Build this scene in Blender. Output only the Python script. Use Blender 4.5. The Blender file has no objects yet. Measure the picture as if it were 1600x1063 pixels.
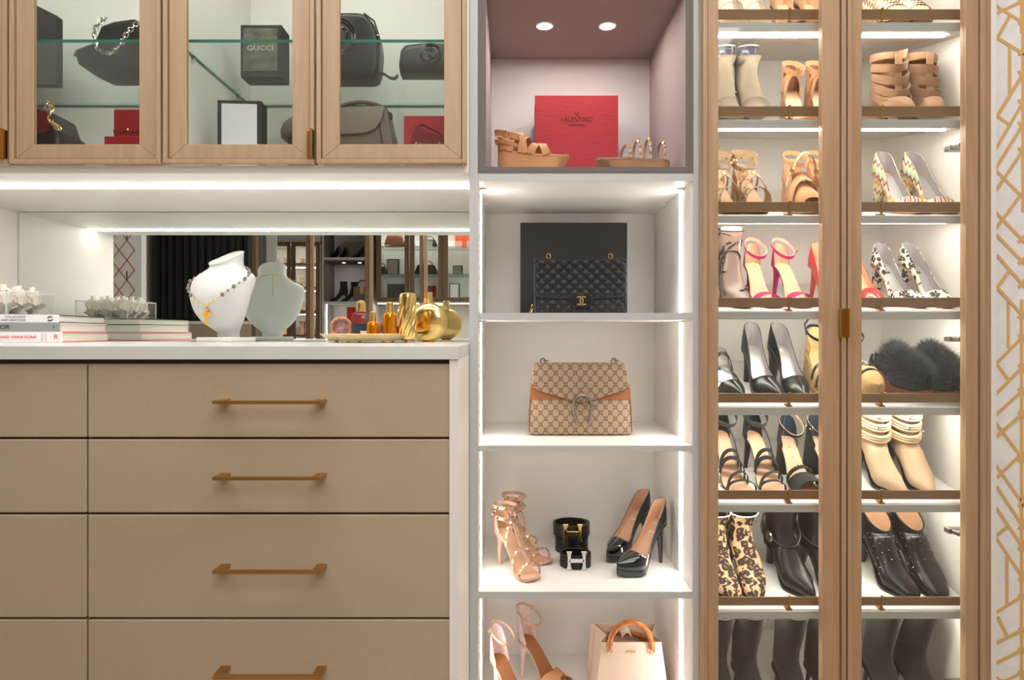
import bpy, bmesh, math, random
import numpy as np
from mathutils import Vector, Matrix, Euler

# ---------------------------------------------------------------- camera, world, light, exposure
D, F, HX, HZ, ZE = 1.70, 1020.0, 800.0, 521.0, 1.15      # camera distance to the cabinet front plane, focal px, eye height
SC = bpy.context.scene
COL = SC.collection
cam = bpy.data.cameras.new('camera'); camo = bpy.data.objects.new('camera', cam); COL.objects.link(camo)
camo.location = (0, -D, ZE); camo.rotation_euler = (math.pi/2, 0, 0)
cam.sensor_width = 36; cam.lens = F/1600*36; cam.shift_y = -(531.5-HZ)/1600; cam.clip_start = .02
SC.camera = camo
w = bpy.data.worlds.new('world'); SC.world = w; w.use_nodes = True
w.node_tree.nodes['Background'].inputs[0].default_value = (.9, .93, 1, 1)
w.node_tree.nodes['Background'].inputs[1].default_value = .3
SC.view_settings.view_transform = 'Standard'; SC.view_settings.look = 'None'
SC.view_settings.exposure = 1.15; SC.view_settings.gamma = 1; SC.view_settings.use_curve_mapping = False
SC.cycles.max_bounces = 10; SC.cycles.transparent_max_bounces = 16; SC.cycles.glossy_bounces = 5; SC.cycles.diffuse_bounces = 5
SC.cycles.sample_clamp_indirect = 4.0; SC.cycles.caustics_reflective = True; SC.cycles.caustics_refractive = False
SC.cycles.use_denoising = True
LED_S, DOWN_S, SPOT_S, ROOM_S = 14.0, 5.0, 150.0, 21.5       # strip, added ceiling downlights, niche spots, added room fill areas

for nm, x, y, sx, sy, e in (('room_fill_light', -.2, -.95, 3.2, .9, 1.0), ('room_fill_light', .5, -3.2, 1.5, 2.6, 1.3)):  # unseen area lights under the ceiling, added for general room fill
    l = bpy.data.lights.new(nm, 'AREA'); l.shape = 'RECTANGLE'; l.size = sx; l.size_y = sy; l.energy = ROOM_S*e; l.color = (1, .975, .945)
    lo = bpy.data.objects.new(nm, l); COL.objects.link(lo); lo.location = (x, y, 2.82)

random.seed(7)
PI = math.pi
def kk(Y): return F/(D+Y)
def WX(px, Y): return (px-HX)/kk(Y)
def RZ(py, Y): return ZE-(py-HZ)/kk(Y)

# ---------------------------------------------------------------- materials
def lin(c):
    return tuple((x/12.92 if x <= .04045 else ((x+.055)/1.055)**2.4) for x in (v/255 for v in c))
class NT:
    def __init__(s, m): s.t = m.node_tree; s.n = s.t.nodes; s.l = s.t.links
    def new(s, ty, **kw):
        x = s.n.new(ty)
        for k, v in kw.items(): setattr(x, k, v)
        return x
    def link(s, a, b): s.l.new(a, b)
    def math(s, op, a, b=None, c=None):
        x = s.new('ShaderNodeMath', operation=op)
        for i, v in enumerate((a, b, c)):
            if v is None: continue
            if isinstance(v, (int, float)): x.inputs[i].default_value = v
            else: s.link(v, x.inputs[i])
        return x.outputs[0]
    def mix(s, f, a, b):
        x = s.new('ShaderNodeMix', data_type='RGBA')
        for i, v in ((0, f), (6, a), (7, b)):
            if isinstance(v, (int, float)): x.inputs[i].default_value = v
            elif isinstance(v, tuple): x.inputs[i].default_value = (*v[:3], 1)
            else: s.link(v, x.inputs[i])
        return x.outputs[2]
    def coord(s, scale=(1, 1, 1)):
        tc = s.new('ShaderNodeTexCoord'); mp = s.new('ShaderNodeMapping'); mp.inputs['Scale'].default_value = scale
        s.link(tc.outputs['Object'], mp.inputs[0]); return mp.outputs[0]
    def noise(s, vec, scale, detail=3, rough=.5):
        x = s.new('ShaderNodeTexNoise'); s.link(vec, x.inputs['Vector'])
        x.inputs['Scale'].default_value = scale; x.inputs['Detail'].default_value = detail; x.inputs['Roughness'].default_value = rough
        return x.outputs[0]
MATS = {}
def mat(name, col=(200, 200, 200), rough=.5, metal=0, spec=.5, bump=None, var=None, coat=0, emit=None, trans=0, ior=1.45, aniso=None, sheen=0):
    """col sRGB 0-255; bump (scale, strength, stretch); var (scale, colour2, stretch)"""
    m = bpy.data.materials.new(name); m.use_nodes = True; t = NT(m); b = t.n['Principled BSDF']; MATS[name] = m
    b.inputs['Base Color'].default_value = (*lin(col), 1); b.inputs['Roughness'].default_value = rough
    b.inputs['Metallic'].default_value = metal; b.inputs['Specular IOR Level'].default_value = spec
    b.inputs['Coat Weight'].default_value = coat; b.inputs['Coat Roughness'].default_value = .05
    b.inputs['Transmission Weight'].default_value = trans; b.inputs['IOR'].default_value = ior
    if sheen: b.inputs['Sheen Weight'].default_value = sheen
    if emit:
        b.inputs['Emission Color'].default_value = (*lin(emit[0]), 1); b.inputs['Emission Strength'].default_value = emit[1]
    if var:
        n = t.noise(t.coord(var[2] if len(var) > 2 else (1, 1, 1)), var[0], 4)
        r = t.new('ShaderNodeMapRange'); t.link(n, r.inputs[0]); r.inputs[1].default_value = .35; r.inputs[2].default_value = .65
        t.link(t.mix(r.outputs[0], lin(col), lin(var[1])), b.inputs['Base Color'])
    if bump:
        n = t.noise(t.coord(bump[2] if len(bump) > 2 else (1, 1, 1)), bump[0], 2)
        bp = t.new('ShaderNodeBump'); bp.inputs['Strength'].default_value = bump[1]; bp.inputs['Distance'].default_value = .002
        t.link(n, bp.inputs['Height']); t.link(bp.outputs[0], b.inputs['Normal'])
    return m
def pane_mat(name, tint, refl=1.0, base=.04):
    m = bpy.data.materials.new(name); m.use_nodes = True; t = NT(m); t.n.remove(t.n['Principled BSDF'])
    tr = t.new('ShaderNodeBsdfTransparent'); tr.inputs[0].default_value = (*tint, 1)
    gl = t.new('ShaderNodeBsdfGlossy'); gl.inputs['Roughness'].default_value = .02
    lw = t.new('ShaderNodeLayerWeight'); lw.inputs[0].default_value = .5
    f = t.math('MULTIPLY', t.math('ADD', t.math('MULTIPLY', t.math('POWER', lw.outputs['Facing'], 5), .8), base), refl); mx = t.new('ShaderNodeMixShader')
    t.link(f, mx.inputs[0]); t.link(tr.outputs[0], mx.inputs[1]); t.link(gl.outputs[0], mx.inputs[2])
    t.link(mx.outputs[0], t.n['Material Output'].inputs[0]); MATS[name] = m; return m
def led_mat(name, col, st):
    m = bpy.data.materials.new(name); m.use_nodes = True; t = NT(m); t.n.remove(t.n['Principled BSDF'])
    e = t.new('ShaderNodeEmission'); e.inputs[0].default_value = (*lin(col), 1); e.inputs[1].default_value = st
    t.link(e.outputs[0], t.n['Material Output'].inputs[0]); MATS[name] = m; return m

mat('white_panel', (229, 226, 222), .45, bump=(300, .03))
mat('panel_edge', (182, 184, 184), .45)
mat('counter', (205, 208, 206), .22, var=(6, (212, 214, 212)))
mat('leather', (171, 153, 129), .55, bump=(900, .35), var=(3, (177, 160, 137)))
mat('drawer_gap', (96, 82, 68), .7)
def wood(name, a, b, rough=.42):
    m = mat(name, a, rough); t = NT(m); bs = t.n['Principled BSDF']
    n = t.noise(t.coord((9, 9, .7)), 6, 5, .6); n2 = t.noise(t.coord((160, 160, 3)), 3, 2)
    r = t.new('ShaderNodeMapRange'); t.link(t.math('ADD', t.math('MULTIPLY', n, .75), t.math('MULTIPLY', n2, .25)), r.inputs[0])
    r.inputs[1].default_value = .35; r.inputs[2].default_value = .65
    t.link(t.mix(r.outputs[0], lin(a), lin(b)), bs.inputs['Base Color']); return m
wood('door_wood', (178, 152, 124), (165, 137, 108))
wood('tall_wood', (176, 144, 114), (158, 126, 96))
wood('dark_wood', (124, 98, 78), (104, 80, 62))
mat('rail_bronze', (142, 112, 84), .38, .25)
mat('brass', (190, 146, 84), .28, 1)
mat('gold', (234, 200, 128), .16, 1)
mat('gold_soft', (226, 202, 152), .38, .35)
mat('pale_gold', (220, 190, 140), .25, 1)
mat('silver', (205, 203, 200), .18, 1)
mat('antique_silver', (150, 142, 134), .35, 1)
mat('steel', (180, 176, 170), .28, 1)
mat('mirror_glass', (240, 245, 241), 0.0, 1)
pane_mat('door_glass', (.95, .965, .955), 1.0)
pane_mat('insert_plastic', (.74, .78, .90), 1.2)
pane_mat('shelf_glass', (.93, .965, .952), .9)
pane_mat('clear_plastic', (.985, .985, .99), 1.2)
mat('glass_edge', (60, 122, 108), .15, spec=.6)
mat('grey_fabric', (106, 101, 97), .85, bump=(500, .5, (1, 1, 1)))
mat('mauve_fabric', (168, 155, 155), .85, bump=(420, .5, (8, 1, 1)))
mat('niche_back', (214, 211, 215), .8, bump=(400, .1))
led_mat('led', (255, 248, 238), LED_S)
led_mat('led_shoe', (255, 247, 234), LED_S*1.9)
led_mat('led_upper', (255, 250, 244), LED_S*3.2)
led_mat('spot', (255, 244, 232), SPOT_S)
led_mat('fill_lens', (255, 246, 232), DOWN_S)
mat('trim_white', (224, 224, 224), .5)
mat('paper', (230, 229, 230), .7, var=(40, (222, 221, 224)))
mat('paper_gold', (212, 172, 114), .5, .1)
mat('paper_copper', (186, 132, 104), .4, .3)
mat('wall_paint', (222, 220, 214), .7)
mat('floor_wood', (170, 150, 128), .4, var=(5, (150, 130, 108), (1, 8, 1)))
mat('black_leather', (11, 12, 14), .32)
mat('quilt_leather', (14, 15, 18), .40)
mat('black_smooth', (20, 20, 22), .28)
mat('black_patent', (10, 11, 13), .06, coat=1)
mat('black_suede', (27, 28, 28), .95, sheen=.1)
mat('black_card', (48, 48, 47), .8, bump=(600, .2))
mat('charcoal', (62, 60, 60), .75)
mat('white_card', (225, 225, 228), .7)
mat('red_card', (160, 26, 38), .55, bump=(120, .25, (.3, 1, 1)))
mat('red_dark', (112, 18, 30), .6)
mat('red_leather', (150, 22, 34), .4)
mat('red_shoe', (196, 36, 34), .25, coat=.5)
mat('pink', (184, 12, 98), .5, bump=(1500, .6))
mat('pink_lining', (206, 160, 134), .5)
mat('form_brown', (120, 98, 88), .35)
mat('taupe_leather', (112, 100, 92), .45, bump=(500, .2))
mat('taupe_suede', (134, 120, 102), .95, sheen=.2, bump=(600, .3))
mat('tan', (186, 130, 86), .5, bump=(500, .15))
mat('tan_insole', (203, 165, 132), .5)
mat('tan_suede', (190, 140, 98), .9, sheen=.2)
mat('nude', (188, 152, 132), .45)
mat('nude_insole', (214, 170, 140), .5)
mat('beige_suede', (158, 132, 104), .9)
mat('beige_leather', (226, 200, 182), .5, bump=(600, .3))
mat('cream_fabric', (192, 165, 134), .85, bump=(200, .35, (1, 1, 6)))
mat('brown_suede', (158, 120, 92), .9, sheen=.15)
mat('orange_suede', (160, 104, 66), .9)
mat('cork', (164, 100, 66), .8, var=(180, (120, 66, 40)))
mat('straw', (200, 166, 116), .8, var=(150, (172, 134, 86), (1, 1, 8)), bump=(260, .6, (1, 1, 5)))
mat('silver_insole', (196, 194, 192), .3, .55)
mat('grey_lining', (150, 142, 146), .5)
mat('clear_tag', (222, 208, 170), .5)
mat('dark_brown_leather', (40, 32, 30), .35)
mat('amber', (214, 130, 20), .12, .75)
mat('perfume_glass', (214, 214, 218), .05, spec=.7)
mat('navy', (40, 52, 66), .3)
mat('bust', (198, 198, 198), .55)
mat('bust_base', (212, 212, 206), .25)
mat('cross_gold', (226, 170, 50), .3, .3)
mat('bead_blue', (84, 106, 116), .4, var=(60, (112, 120, 112)))
mat('bead_brown', (150, 118, 100), .4)
mat('rose', (244, 238, 226), .7, sheen=.3)
mat('acrylic_edge', (220, 232, 226), .1, spec=.6)
mat('page', (222, 218, 208), .8, bump=(900, .3, (.02, .02, 1)))
mat('book_white', (226, 226, 226), .5)
mat('book_grey', (140, 144, 143), .6)
mat('book_black', (32, 32, 32), .5)
mat('red_print', (222, 74, 72), .6)
mat('grey_print', (120, 120, 122), .7)
mat('black_print', (28, 28, 30), .7)
mat('gold_print', (200, 160, 70), .4, .5)
mat('deboss', (64, 8, 16), .7)
mat('bamboo', (196, 124, 66), .35, var=(60, (158, 88, 40)))
mat('garment', (16, 17, 20), .9, sheen=.3, bump=(60, .6, (6, 6, .4)))
mat('garment_grey', (52, 54, 58), .9, bump=(400, .8))
mat('scene_print', (120, 118, 100), .6, var=(22, (58, 66, 64), (1, 1, 2)))
mat('skin_white', (238, 228, 222), .4, var=(60, (238, 196, 196)))
mat('taupe_bag_light', (140, 128, 118), .5)
mat('orange_card', (210, 84, 40), .6)
mat('brown_leather', (120, 72, 52), .45)
mat('mesh_lace', (52, 48, 46), .5)
mat('cameo', (176, 130, 130), .3, var=(45, (90, 70, 80)))
mat('clear_sole', (214, 186, 160), .35)
mat('black_fur', (74, 76, 80), .7)
mat('cosmetic_box', (206, 202, 196), .5)
# printed patterns
def leopard(name, base, dark, mid, sc, lo=.2, hi=.56, cut=.37):
    m = mat(name, base, .7); t = NT(m); b = t.n['Principled BSDF']; v = t.coord()
    dn = t.new('ShaderNodeVectorMath', operation='ADD'); nz = t.new('ShaderNodeTexNoise'); nz.inputs['Scale'].default_value = sc*1.3
    t.link(v, nz.inputs['Vector']); s2 = t.new('ShaderNodeVectorMath', operation='SCALE'); s2.inputs['Scale'].default_value = .9/sc
    t.link(nz.outputs['Color'], s2.inputs[0]); t.link(v, dn.inputs[0]); t.link(s2.outputs[0], dn.inputs[1])
    vo = t.new('ShaderNodeTexVoronoi'); vo.inputs['Scale'].default_value = sc; t.link(dn.outputs[0], vo.inputs['Vector'])
    d = vo.outputs['Distance']; ring = t.math('MULTIPLY', t.math('GREATER_THAN', d, lo), t.math('LESS_THAN', d, hi)); core = t.math('LESS_THAN', d, lo)
    n3 = t.noise(v, sc*2.2, 1); ring = t.math('MULTIPLY', ring, t.math('GREATER_THAN', n3, cut))
    c = t.mix(core, lin(base), lin(mid)); c = t.mix(ring, c, lin(dark)); t.link(c, b.inputs['Base Color']); return m
leopard('leopard', (210, 176, 138), (52, 32, 26), (150, 106, 76), 54, .18, .58, .36)
leopard('snow_leopard', (236, 228, 216), (46, 42, 40), (180, 170, 162), 50, .16, .50, .40)
def zigzag(name):
    m = mat(name, (230, 210, 160), .7); t = NT(m); b = t.n['Principled BSDF']
    tc = t.new('ShaderNodeTexCoord'); sp = t.new('ShaderNodeSeparateXYZ'); t.link(tc.outputs['Object'], sp.inputs[0])
    zz = t.math('PINGPONG', t.math('ADD', sp.outputs[1], t.math('MULTIPLY', sp.outputs[0], .6)), .005)
    f = t.math('FRACT', t.math('MULTIPLY', t.math('ADD', t.math('ADD', sp.outputs[2], t.math('MULTIPLY', sp.outputs[0], .5)), t.math('MULTIPLY', zz, 2.6)), 13))
    r = t.new('ShaderNodeValToRGB'); t.link(f, r.inputs[0]); r.color_ramp.interpolation = 'CONSTANT'
    cs = [(0, (240, 226, 190)), (.2, (214, 168, 86)), (.36, (244, 236, 214)), (.5, (150, 54, 50)), (.6, (166, 190, 164)), (.76, (238, 214, 170)), (.9, (112, 92, 88))]
    r.color_ramp.elements[0].color = (*lin(cs[0][1]), 1); r.color_ramp.elements[1].position = cs[1][0]; r.color_ramp.elements[1].color = (*lin(cs[1][1]), 1)
    for p, c in cs[2:]:
        e = r.color_ramp.elements.new(p); e.color = (*lin(c), 1)
    t.link(r.outputs[0], b.inputs['Base Color'])
zigzag('zigzag')
def monogram(name):
    m = mat(name, (178, 154, 122), .5); t = NT(m); b = t.n['Principled BSDF']
    tc = t.new('ShaderNodeTexCoord'); sp = t.new('ShaderNodeSeparateXYZ'); t.link(tc.outputs['Object'], sp.inputs[0])
    u = t.math('MULTIPLY', sp.outputs[0], 1/.0285); v = t.math('MULTIPLY', sp.outputs[2], 1/.0325)
    fa = t.math('PINGPONG', t.math('ADD', u, v), .5); fb = t.math('PINGPONG', t.math('SUBTRACT', u, v), .5)
    r = t.math('SQRT', t.math('ADD', t.math('MULTIPLY', fa, fa), t.math('MULTIPLY', fb, fb)))
    line = t.math('MAXIMUM', t.math('LESS_THAN', fa, .028), t.math('LESS_THAN', fb, .028))
    line = t.math('MULTIPLY', line, t.math('GREATER_THAN', r, .26))
    band = t.math('MAXIMUM', t.math('LESS_THAN', fa, .105), t.math('LESS_THAN', fb, .105))
    ring = t.math('MULTIPLY', t.math('GREATER_THAN', r, .13), t.math('LESS_THAN', r, .27))
    gap = t.math('GREATER_THAN', t.math('ABSOLUTE', t.math('SUBTRACT', fa, fb)), .035)
    ring = t.math('MULTIPLY', ring, gap)
    c = t.mix(t.math('MULTIPLY', band, .35), lin((168, 145, 118)), lin((112, 90, 70)))
    c = t.mix(t.math('MAXIMUM', line, ring), c, lin((92, 68, 54)))
    n = t.noise(t.coord(), 900, 2); c = t.mix(t.math('MULTIPLY', n, .25), c, lin((140, 116, 90)))
    t.link(c, b.inputs['Base Color'])
monogram('monogram')

# ---------------------------------------------------------------- geometry helpers
def pchip(pts, t):
    xs = [p[0] for p in pts]; ys = [p[1] for p in pts]; n = len(xs)
    if t <= xs[0]: return ys[0]
    if t >= xs[-1]: return ys[-1]
    h = [xs[i+1]-xs[i] for i in range(n-1)]; d = [(ys[i+1]-ys[i])/h[i] for i in range(n-1)]
    m = [d[0]]
    for i in range(1, n-1):
        m.append(0 if d[i-1]*d[i] <= 0 else 3*(h[i-1]+h[i])/((2*h[i]+h[i-1])/d[i-1]+(h[i]+2*h[i-1])/d[i]))
    m.append(d[-1])
    for i in range(n-1):
        if t <= xs[i+1]:
            s = (t-xs[i])/h[i]
            return (1+2*s)*(1-s)**2*ys[i]+s*(1-s)**2*h[i]*m[i]+s*s*(3-2*s)*ys[i+1]+s*s*(s-1)*h[i]*m[i+1]
class MB:
    def __init__(s): s.v = []; s.f = []
    def add(s, vs, fs):
        o = len(s.v); s.v += [Vector(v) for v in vs]; s.f += [tuple(i+o for i in f) for f in fs]; return s
    def box(s, x0, x1, y0, y1, z0, z1):
        return s.add([(x, y, z) for z in (z0, z1) for y in (y0, y1) for x in (x0, x1)],
            [(0, 2, 3, 1), (4, 5, 7, 6), (0, 1, 5, 4), (2, 6, 7, 3), (0, 4, 6, 2), (1, 3, 7, 5)])
    def hexa(s, p):   # 8 points, same order as box
        return s.add(p, [(0, 2, 3, 1), (4, 5, 7, 6), (0, 1, 5, 4), (2, 6, 7, 3), (0, 4, 6, 2), (1, 3, 7, 5)])
    def grid(s, rows, closed_u=False, closed_v=False):
        nr, nc = len(rows), len(rows[0]); fs = []
        for i in range(nr if closed_u else nr-1):
            for j in range(nc if closed_v else nc-1):
                a = i*nc+j; b = i*nc+(j+1) % nc; c = ((i+1) % nr)*nc+(j+1) % nc; d = ((i+1) % nr)*nc+j
                fs.append((a, b, c, d))
        return s.add([p for r in rows for p in r], fs)
    def loft(s, rings, caps=True):
        s.grid(rings, closed_v=True); n = len(rings[0]); o = len(s.v)-n*len(rings)
        if caps:
            s.f.append(tuple(o+n-1-i for i in range(n))); s.f.append(tuple(len(s.v)-n+i for i in range(n)))
        return s
    def tube(s, pts, r, n=8, closed=False, caps=True):
        pts = [Vector(p) for p in pts]; N = len(pts); rr = r if isinstance(r, (list, tuple)) else [r]*N
        rings = []; prev = None
        for i in range(N):
            a = pts[(i-1) % N] if (closed or i > 0) else pts[0]; b = pts[(i+1) % N] if (closed or i < N-1) else pts[-1]
            t = (b-a).normalized() if (b-a).length > 1e-9 else Vector((0, 0, 1))
            if prev is None:
                prev = t.orthogonal().normalized()
            u = (prev-t*prev.dot(t)); u = u.normalized() if u.length > 1e-6 else t.orthogonal().normalized(); prev = u
            w_ = t.cross(u)
            rings.append([pts[i]+(u*math.cos(2*PI*k/n)+w_*math.sin(2*PI*k/n))*rr[i] for k in range(n)])
        if closed: s.grid(rings, True, True)
        else: s.loft(rings, caps)
        return s
    def lathe(s, prof, n=24, c=(0, 0, 0), sx=1, sy=1):
        rings = [[(c[0]+r*sx*math.cos(2*PI*k/n), c[1]+r*sy*math.sin(2*PI*k/n), c[2]+z) for k in range(n)] for r, z in prof]
        return s.loft(rings)
    def ribbon(s, pts, wd, width, th, closed=False):
        pts = [Vector(p) for p in pts]; N = len(pts); rings = []
        for i in range(N):
            a = pts[(i-1) % N] if (closed or i > 0) else pts[0]; b = pts[(i+1) % N] if (closed or i < N-1) else pts[-1]
            t = (b-a).normalized(); w_ = Vector(wd[i] if isinstance(wd, list) else wd); w_ = (w_-t*w_.dot(t)).normalized()
            n = t.cross(w_); ww = width[i] if isinstance(width, list) else width
            p = pts[i]; rings.append([p+w_*ww/2-n*th/2, p+w_*ww/2+n*th/2, p-w_*ww/2+n*th/2, p-w_*ww/2-n*th/2])
        if closed: s.grid(rings, True, True)
        else: s.loft(rings)
        return s
    def prism(s, outline, y0, y1):   # outline in xz, extruded along y
        n = len(outline)
        return s.add([(x, y0, z) for x, z in outline]+[(x, y1, z) for x, z in outline],
            [tuple(range(n)), tuple(range(2*n-1, n-1, -1))]+[(i, i+n, (i+1) % n+n, (i+1) % n) for i in range(n)])
    def sphere(s, c, r, n=8, sx=1, sy=1, sz=1):
        m = max(3, n//2); rings = []
        for i in range(m+1):
            a = -PI/2+PI*i/m; rr = max(math.cos(a), .02)*r
            rings.append([(c[0]+rr*sx*math.cos(2*PI*k/n), c[1]+rr*sy*math.sin(2*PI*k/n), c[2]+r*sz*math.sin(a)) for k in range(n)])
        return s.loft(rings)
    def pyramid(s, c, nrm, up, r, h):   # square stud
        c = Vector(c); n = Vector(nrm).normalized(); u = Vector(up); u = (u-n*u.dot(n)).normalized(); w_ = n.cross(u)
        return s.add([c+(u+w_)*r, c+(u-w_)*r, c-(u+w_)*r, c+(w_-u)*r, c+n*h], [(0, 1, 4), (1, 2, 4), (2, 3, 4), (3, 0, 4), (3, 2, 1, 0)])
    def xform(s, M):
        s.v = [M @ v for v in s.v]; return s
    def build(s, name, m, parent=None, smooth=True, bev=0, sub=0, label=None, world=False, angle=35):
        off = parent.location if (world and parent) else Vector((0, 0, 0))
        me = bpy.data.meshes.new(name); me.from_pydata([tuple(v-off) for v in s.v], [], s.f); me.update()
        bm = bmesh.new(); bm.from_mesh(me); bmesh.ops.recalc_face_normals(bm, faces=bm.faces); bm.to_mesh(me); bm.free()
        o = bpy.data.objects.new(name, me); COL.objects.link(o); o.parent = parent
        me.materials.append(MATS[m] if isinstance(m, str) else m)
        if smooth:
            for p in me.polygons: p.use_smooth = True
            try: me.set_sharp_from_angle(angle=math.radians(angle))
            except Exception: pass
        if bev:
            b = o.modifiers.new('bevel', 'BEVEL'); b.width = bev; b.segments = 2; b.limit_method = 'ANGLE'; b.angle_limit = math.radians(40)
        if sub:
            b = o.modifiers.new('sub', 'SUBSURF'); b.levels = sub; b.render_levels = sub
        if label: o['label'] = label
        return o
def tag(o, label, cat, group=None):
    o['label'] = label; o['category'] = cat
    if group: o['group'] = group
    return o
def thing(name, label, cat, loc=(0, 0, 0), rot=(0, 0, 0), group=None, parent=None):
    o = bpy.data.objects.new(name, None); COL.objects.link(o); o.empty_display_size = .05
    o.location = loc; o.rotation_euler = rot; return tag(o, label, cat, group)
def place(o, M):
    l, r, s = M.decompose(); o.location = l; o.rotation_euler = r.to_euler(); o.scale = s
def struct(name, mb, m, label, bev=0, smooth=False):
    o = mb.build(name, m, None, smooth=smooth, bev=bev); o['kind'] = 'structure'; o['label'] = label; o['category'] = name.split('_')[0]; return o
def text(s, size, m, parent, loc, rot=(PI/2, 0, 0), name='lettering', extrude=.0004, align='CENTER', sx=1, shear=0):
    c = bpy.data.curves.new('t', 'FONT'); c.body = s; c.size = size; c.align_x = align; c.align_y = 'CENTER'; c.extrude = extrude; c.shear = shear; c.resolution_u = 3
    tmp = bpy.data.objects.new('t', c); me = bpy.data.meshes.new_from_object(tmp); me.name = name
    bpy.data.objects.remove(tmp); bpy.data.curves.remove(c)
    me.transform(Matrix.LocRotScale(Vector(loc), Euler(rot), Vector((1, 1, 1))) @ Matrix.Diagonal((sx, 1, 1, 1)))
    me.materials.clear(); me.materials.append(MATS[m]); o = bpy.data.objects.new(name, me); COL.objects.link(o); o.parent = parent; return o
def arc(c, r, a0, a1, n, plane='xz', ry=None):
    ry = r if ry is None else ry; out = []
    for i in range(n+1):
        a = a0+(a1-a0)*i/n; x, y = r*math.cos(a), ry*math.sin(a)
        out.append(Vector((c[0]+x, c[1], c[2]+y)) if plane == 'xz' else Vector((c[0]+x, c[1]+y, c[2])) if plane == 'xy' else Vector((c[0], c[1]+x, c[2]+y)))
    return out
# ---------------------------------------------------------------- room shell
NX0, NX1, NYB = -1.692, -.1117, .54            # dresser niche: left, right, mirror plane
YOPP = -5.22                                    # faces of the cabinets across the room
RX0, RX1, RY0, RY1, ZC = -3.55, 2.6, -5.85, .62, 2.85
struct('floor', MB().box(RX0, RX1, RY0, RY1, -.05, 0), 'floor_wood', 'light brown wooden floor')
struct('ceiling', MB().box(RX0, RX1, RY0, RY1, ZC, ZC+.05), 'wall_paint', 'white ceiling')
struct('wall_back', MB().box(RX0, RX1, RY1, RY1+.08, 0, ZC), 'wall_paint', 'white wall behind the cabinets')
struct('wall_left', MB().box(RX0-.08, RX0, RY0, RY1, 0, ZC), 'wall_paint', 'white left wall')
struct('wall_side', MB().box(RX1, RX1+.08, RY0, RY1, 0, ZC), 'wall_paint', 'white side wall')
struct('wall_front', MB().box(RX0, RX1, RY0-.08, RY0, 0, ZC), 'wall_paint', 'white wall across the room')
# wallpapered wall right of the shoe cabinet
WPX = WX(1553, .03)
wr = struct('wall_right', MB().box(WPX-.02, RX1, .04, .12, 0, ZC), 'paper', 'grey white wallpaper with gold geometric lines')
SEG = [((1541+17/2.95*0+16, 10), (1600, 37)), ((1576, 27), (1558, 60)), ((1557, 59), (1600, 85)), ((1577, 70), (1577, 148)), ((1600, 112), (1558, 181)), ((1554, 179), (1578, 196)),
       ((1600, 157), (1555, 234)), ((1600, 192), (1555, 264)), ((1557, 268), (1595, 306)), ((1600, 232), (1556, 298)), ((1595, 304), (1556, 357)), ((1556, 333), (1600, 378)),
       ((1557, 368), (1600, 412)), ((1558, 400), (1600, 448)), ((1578, 422), (1558, 449)), ((1556, 448), (1600, 496)), ((1575, 474), (1575, 543)), ((1600, 524), (1555, 570)),
       ((1556, 568), (1576, 594)), ((1600, 571), (1554, 618)), ((1600, 608), (1556, 648)), ((1556, 662), (1600, 720)), ((1600, 644), (1557, 682)), ((1591, 714), (1558, 746)),
       ((1557, 729), (1600, 791)), ((1557, 761), (1600, 826)), ((1557, 795), (1600, 859)), ((1575, 822), (1558, 836)), ((1557, 842), (1600, 907)), ((1573, 871), (1573, 943)),
       ((1600, 930), (1558, 956)), ((1559, 965), (1573, 994)), ((1600, 983), (1558, 1004)), ((1600, 1014), (1558, 1035)), ((1600, 1050), (1558, 1070)), ((1596, 470), (1596, 1100)), ((1598, 0), (1598, 330))]
lines = MB()
def seg2d(mb, a, b, wd, y0, y1):
    a, b = Vector(a), Vector(b); t = (b-a).normalized(); n = Vector((-t.y, t.x))*wd/2
    q = [a-t*wd*.3-n, b+t*wd*.3-n, b+t*wd*.3+n, a-t*wd*.3+n]
    mb.add([(p.x, y, p.y) for y in (y0, y1) for p in q], [(0, 1, 2, 3), (7, 6, 5, 4), (0, 4, 5, 1), (1, 5, 6, 2), (2, 6, 7, 3), (3, 7, 4, 0)])
wpc = WX(1596, .04)
for a, b in SEG:
    for dz in (0, 1.79, -1.79):
        p = (WX(a[0], .04), RZ(a[1], .04)+dz); q = (WX(b[0], .04), RZ(b[1], .04)+dz)
        if max(p[1], q[1]) < 0 or min(p[1], q[1]) > ZC: continue
        EE = (globals().get('EE', 0)+1) % 11; seg2d(lines, p, q, .0085, .0392-.00012*EE, .0405)
        if min(p[0], q[0]) < wpc-.004: seg2d(lines, (2*wpc-p[0], p[1]), (2*wpc-q[0], q[1]), .0085, .0391-.00012*EE, .0405)
one = list(lines.v), list(lines.f); pw = 2*(wpc-WX(1556, .04))
for k in range(1, 8):                # the drawing repeats across the rest of the wall
    lines.add([v+Vector((pw*k, 0, 0)) for v in one[0]], one[1])
lines.build('wallpaper_lines', 'paper_gold', wr, smooth=False)
struct('trim_1', MB().box(WX(1546.5, 0), WX(1555, 0), -.005, .06, 0, ZC), 'trim_white', 'narrow white trim beside the wallpaper', bev=.001)

# unseen ceiling downlights, added to light the fronts; each a thing
def fill_downlight(x, y, i):
    t = thing('fill_downlight', 'unseen round ceiling light added to brighten the dressing room', 'light', (x, y, ZC), group='added fill downlights')
    MB().lathe([(.055, -.002), (.085, -.008), (.09, -.003), (.09, 0), (.055, 0)], 24).build('ring', 'trim_white', t)
    MB().lathe([(.0, -.003), (.055, -.003), (.055, -.001), (0, -.001)], 24).build('lens', 'fill_lens', t)
    return t
for i, (x, y) in enumerate([(x, y) for y in (-.6, -1.2) for x in (-2.4, -1.2, 0., 1.2)]+[(x, y) for y in (-2.6, -3.9) for x in (-.1, 1.1)]):
    fill_downlight(x, y, i)

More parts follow.
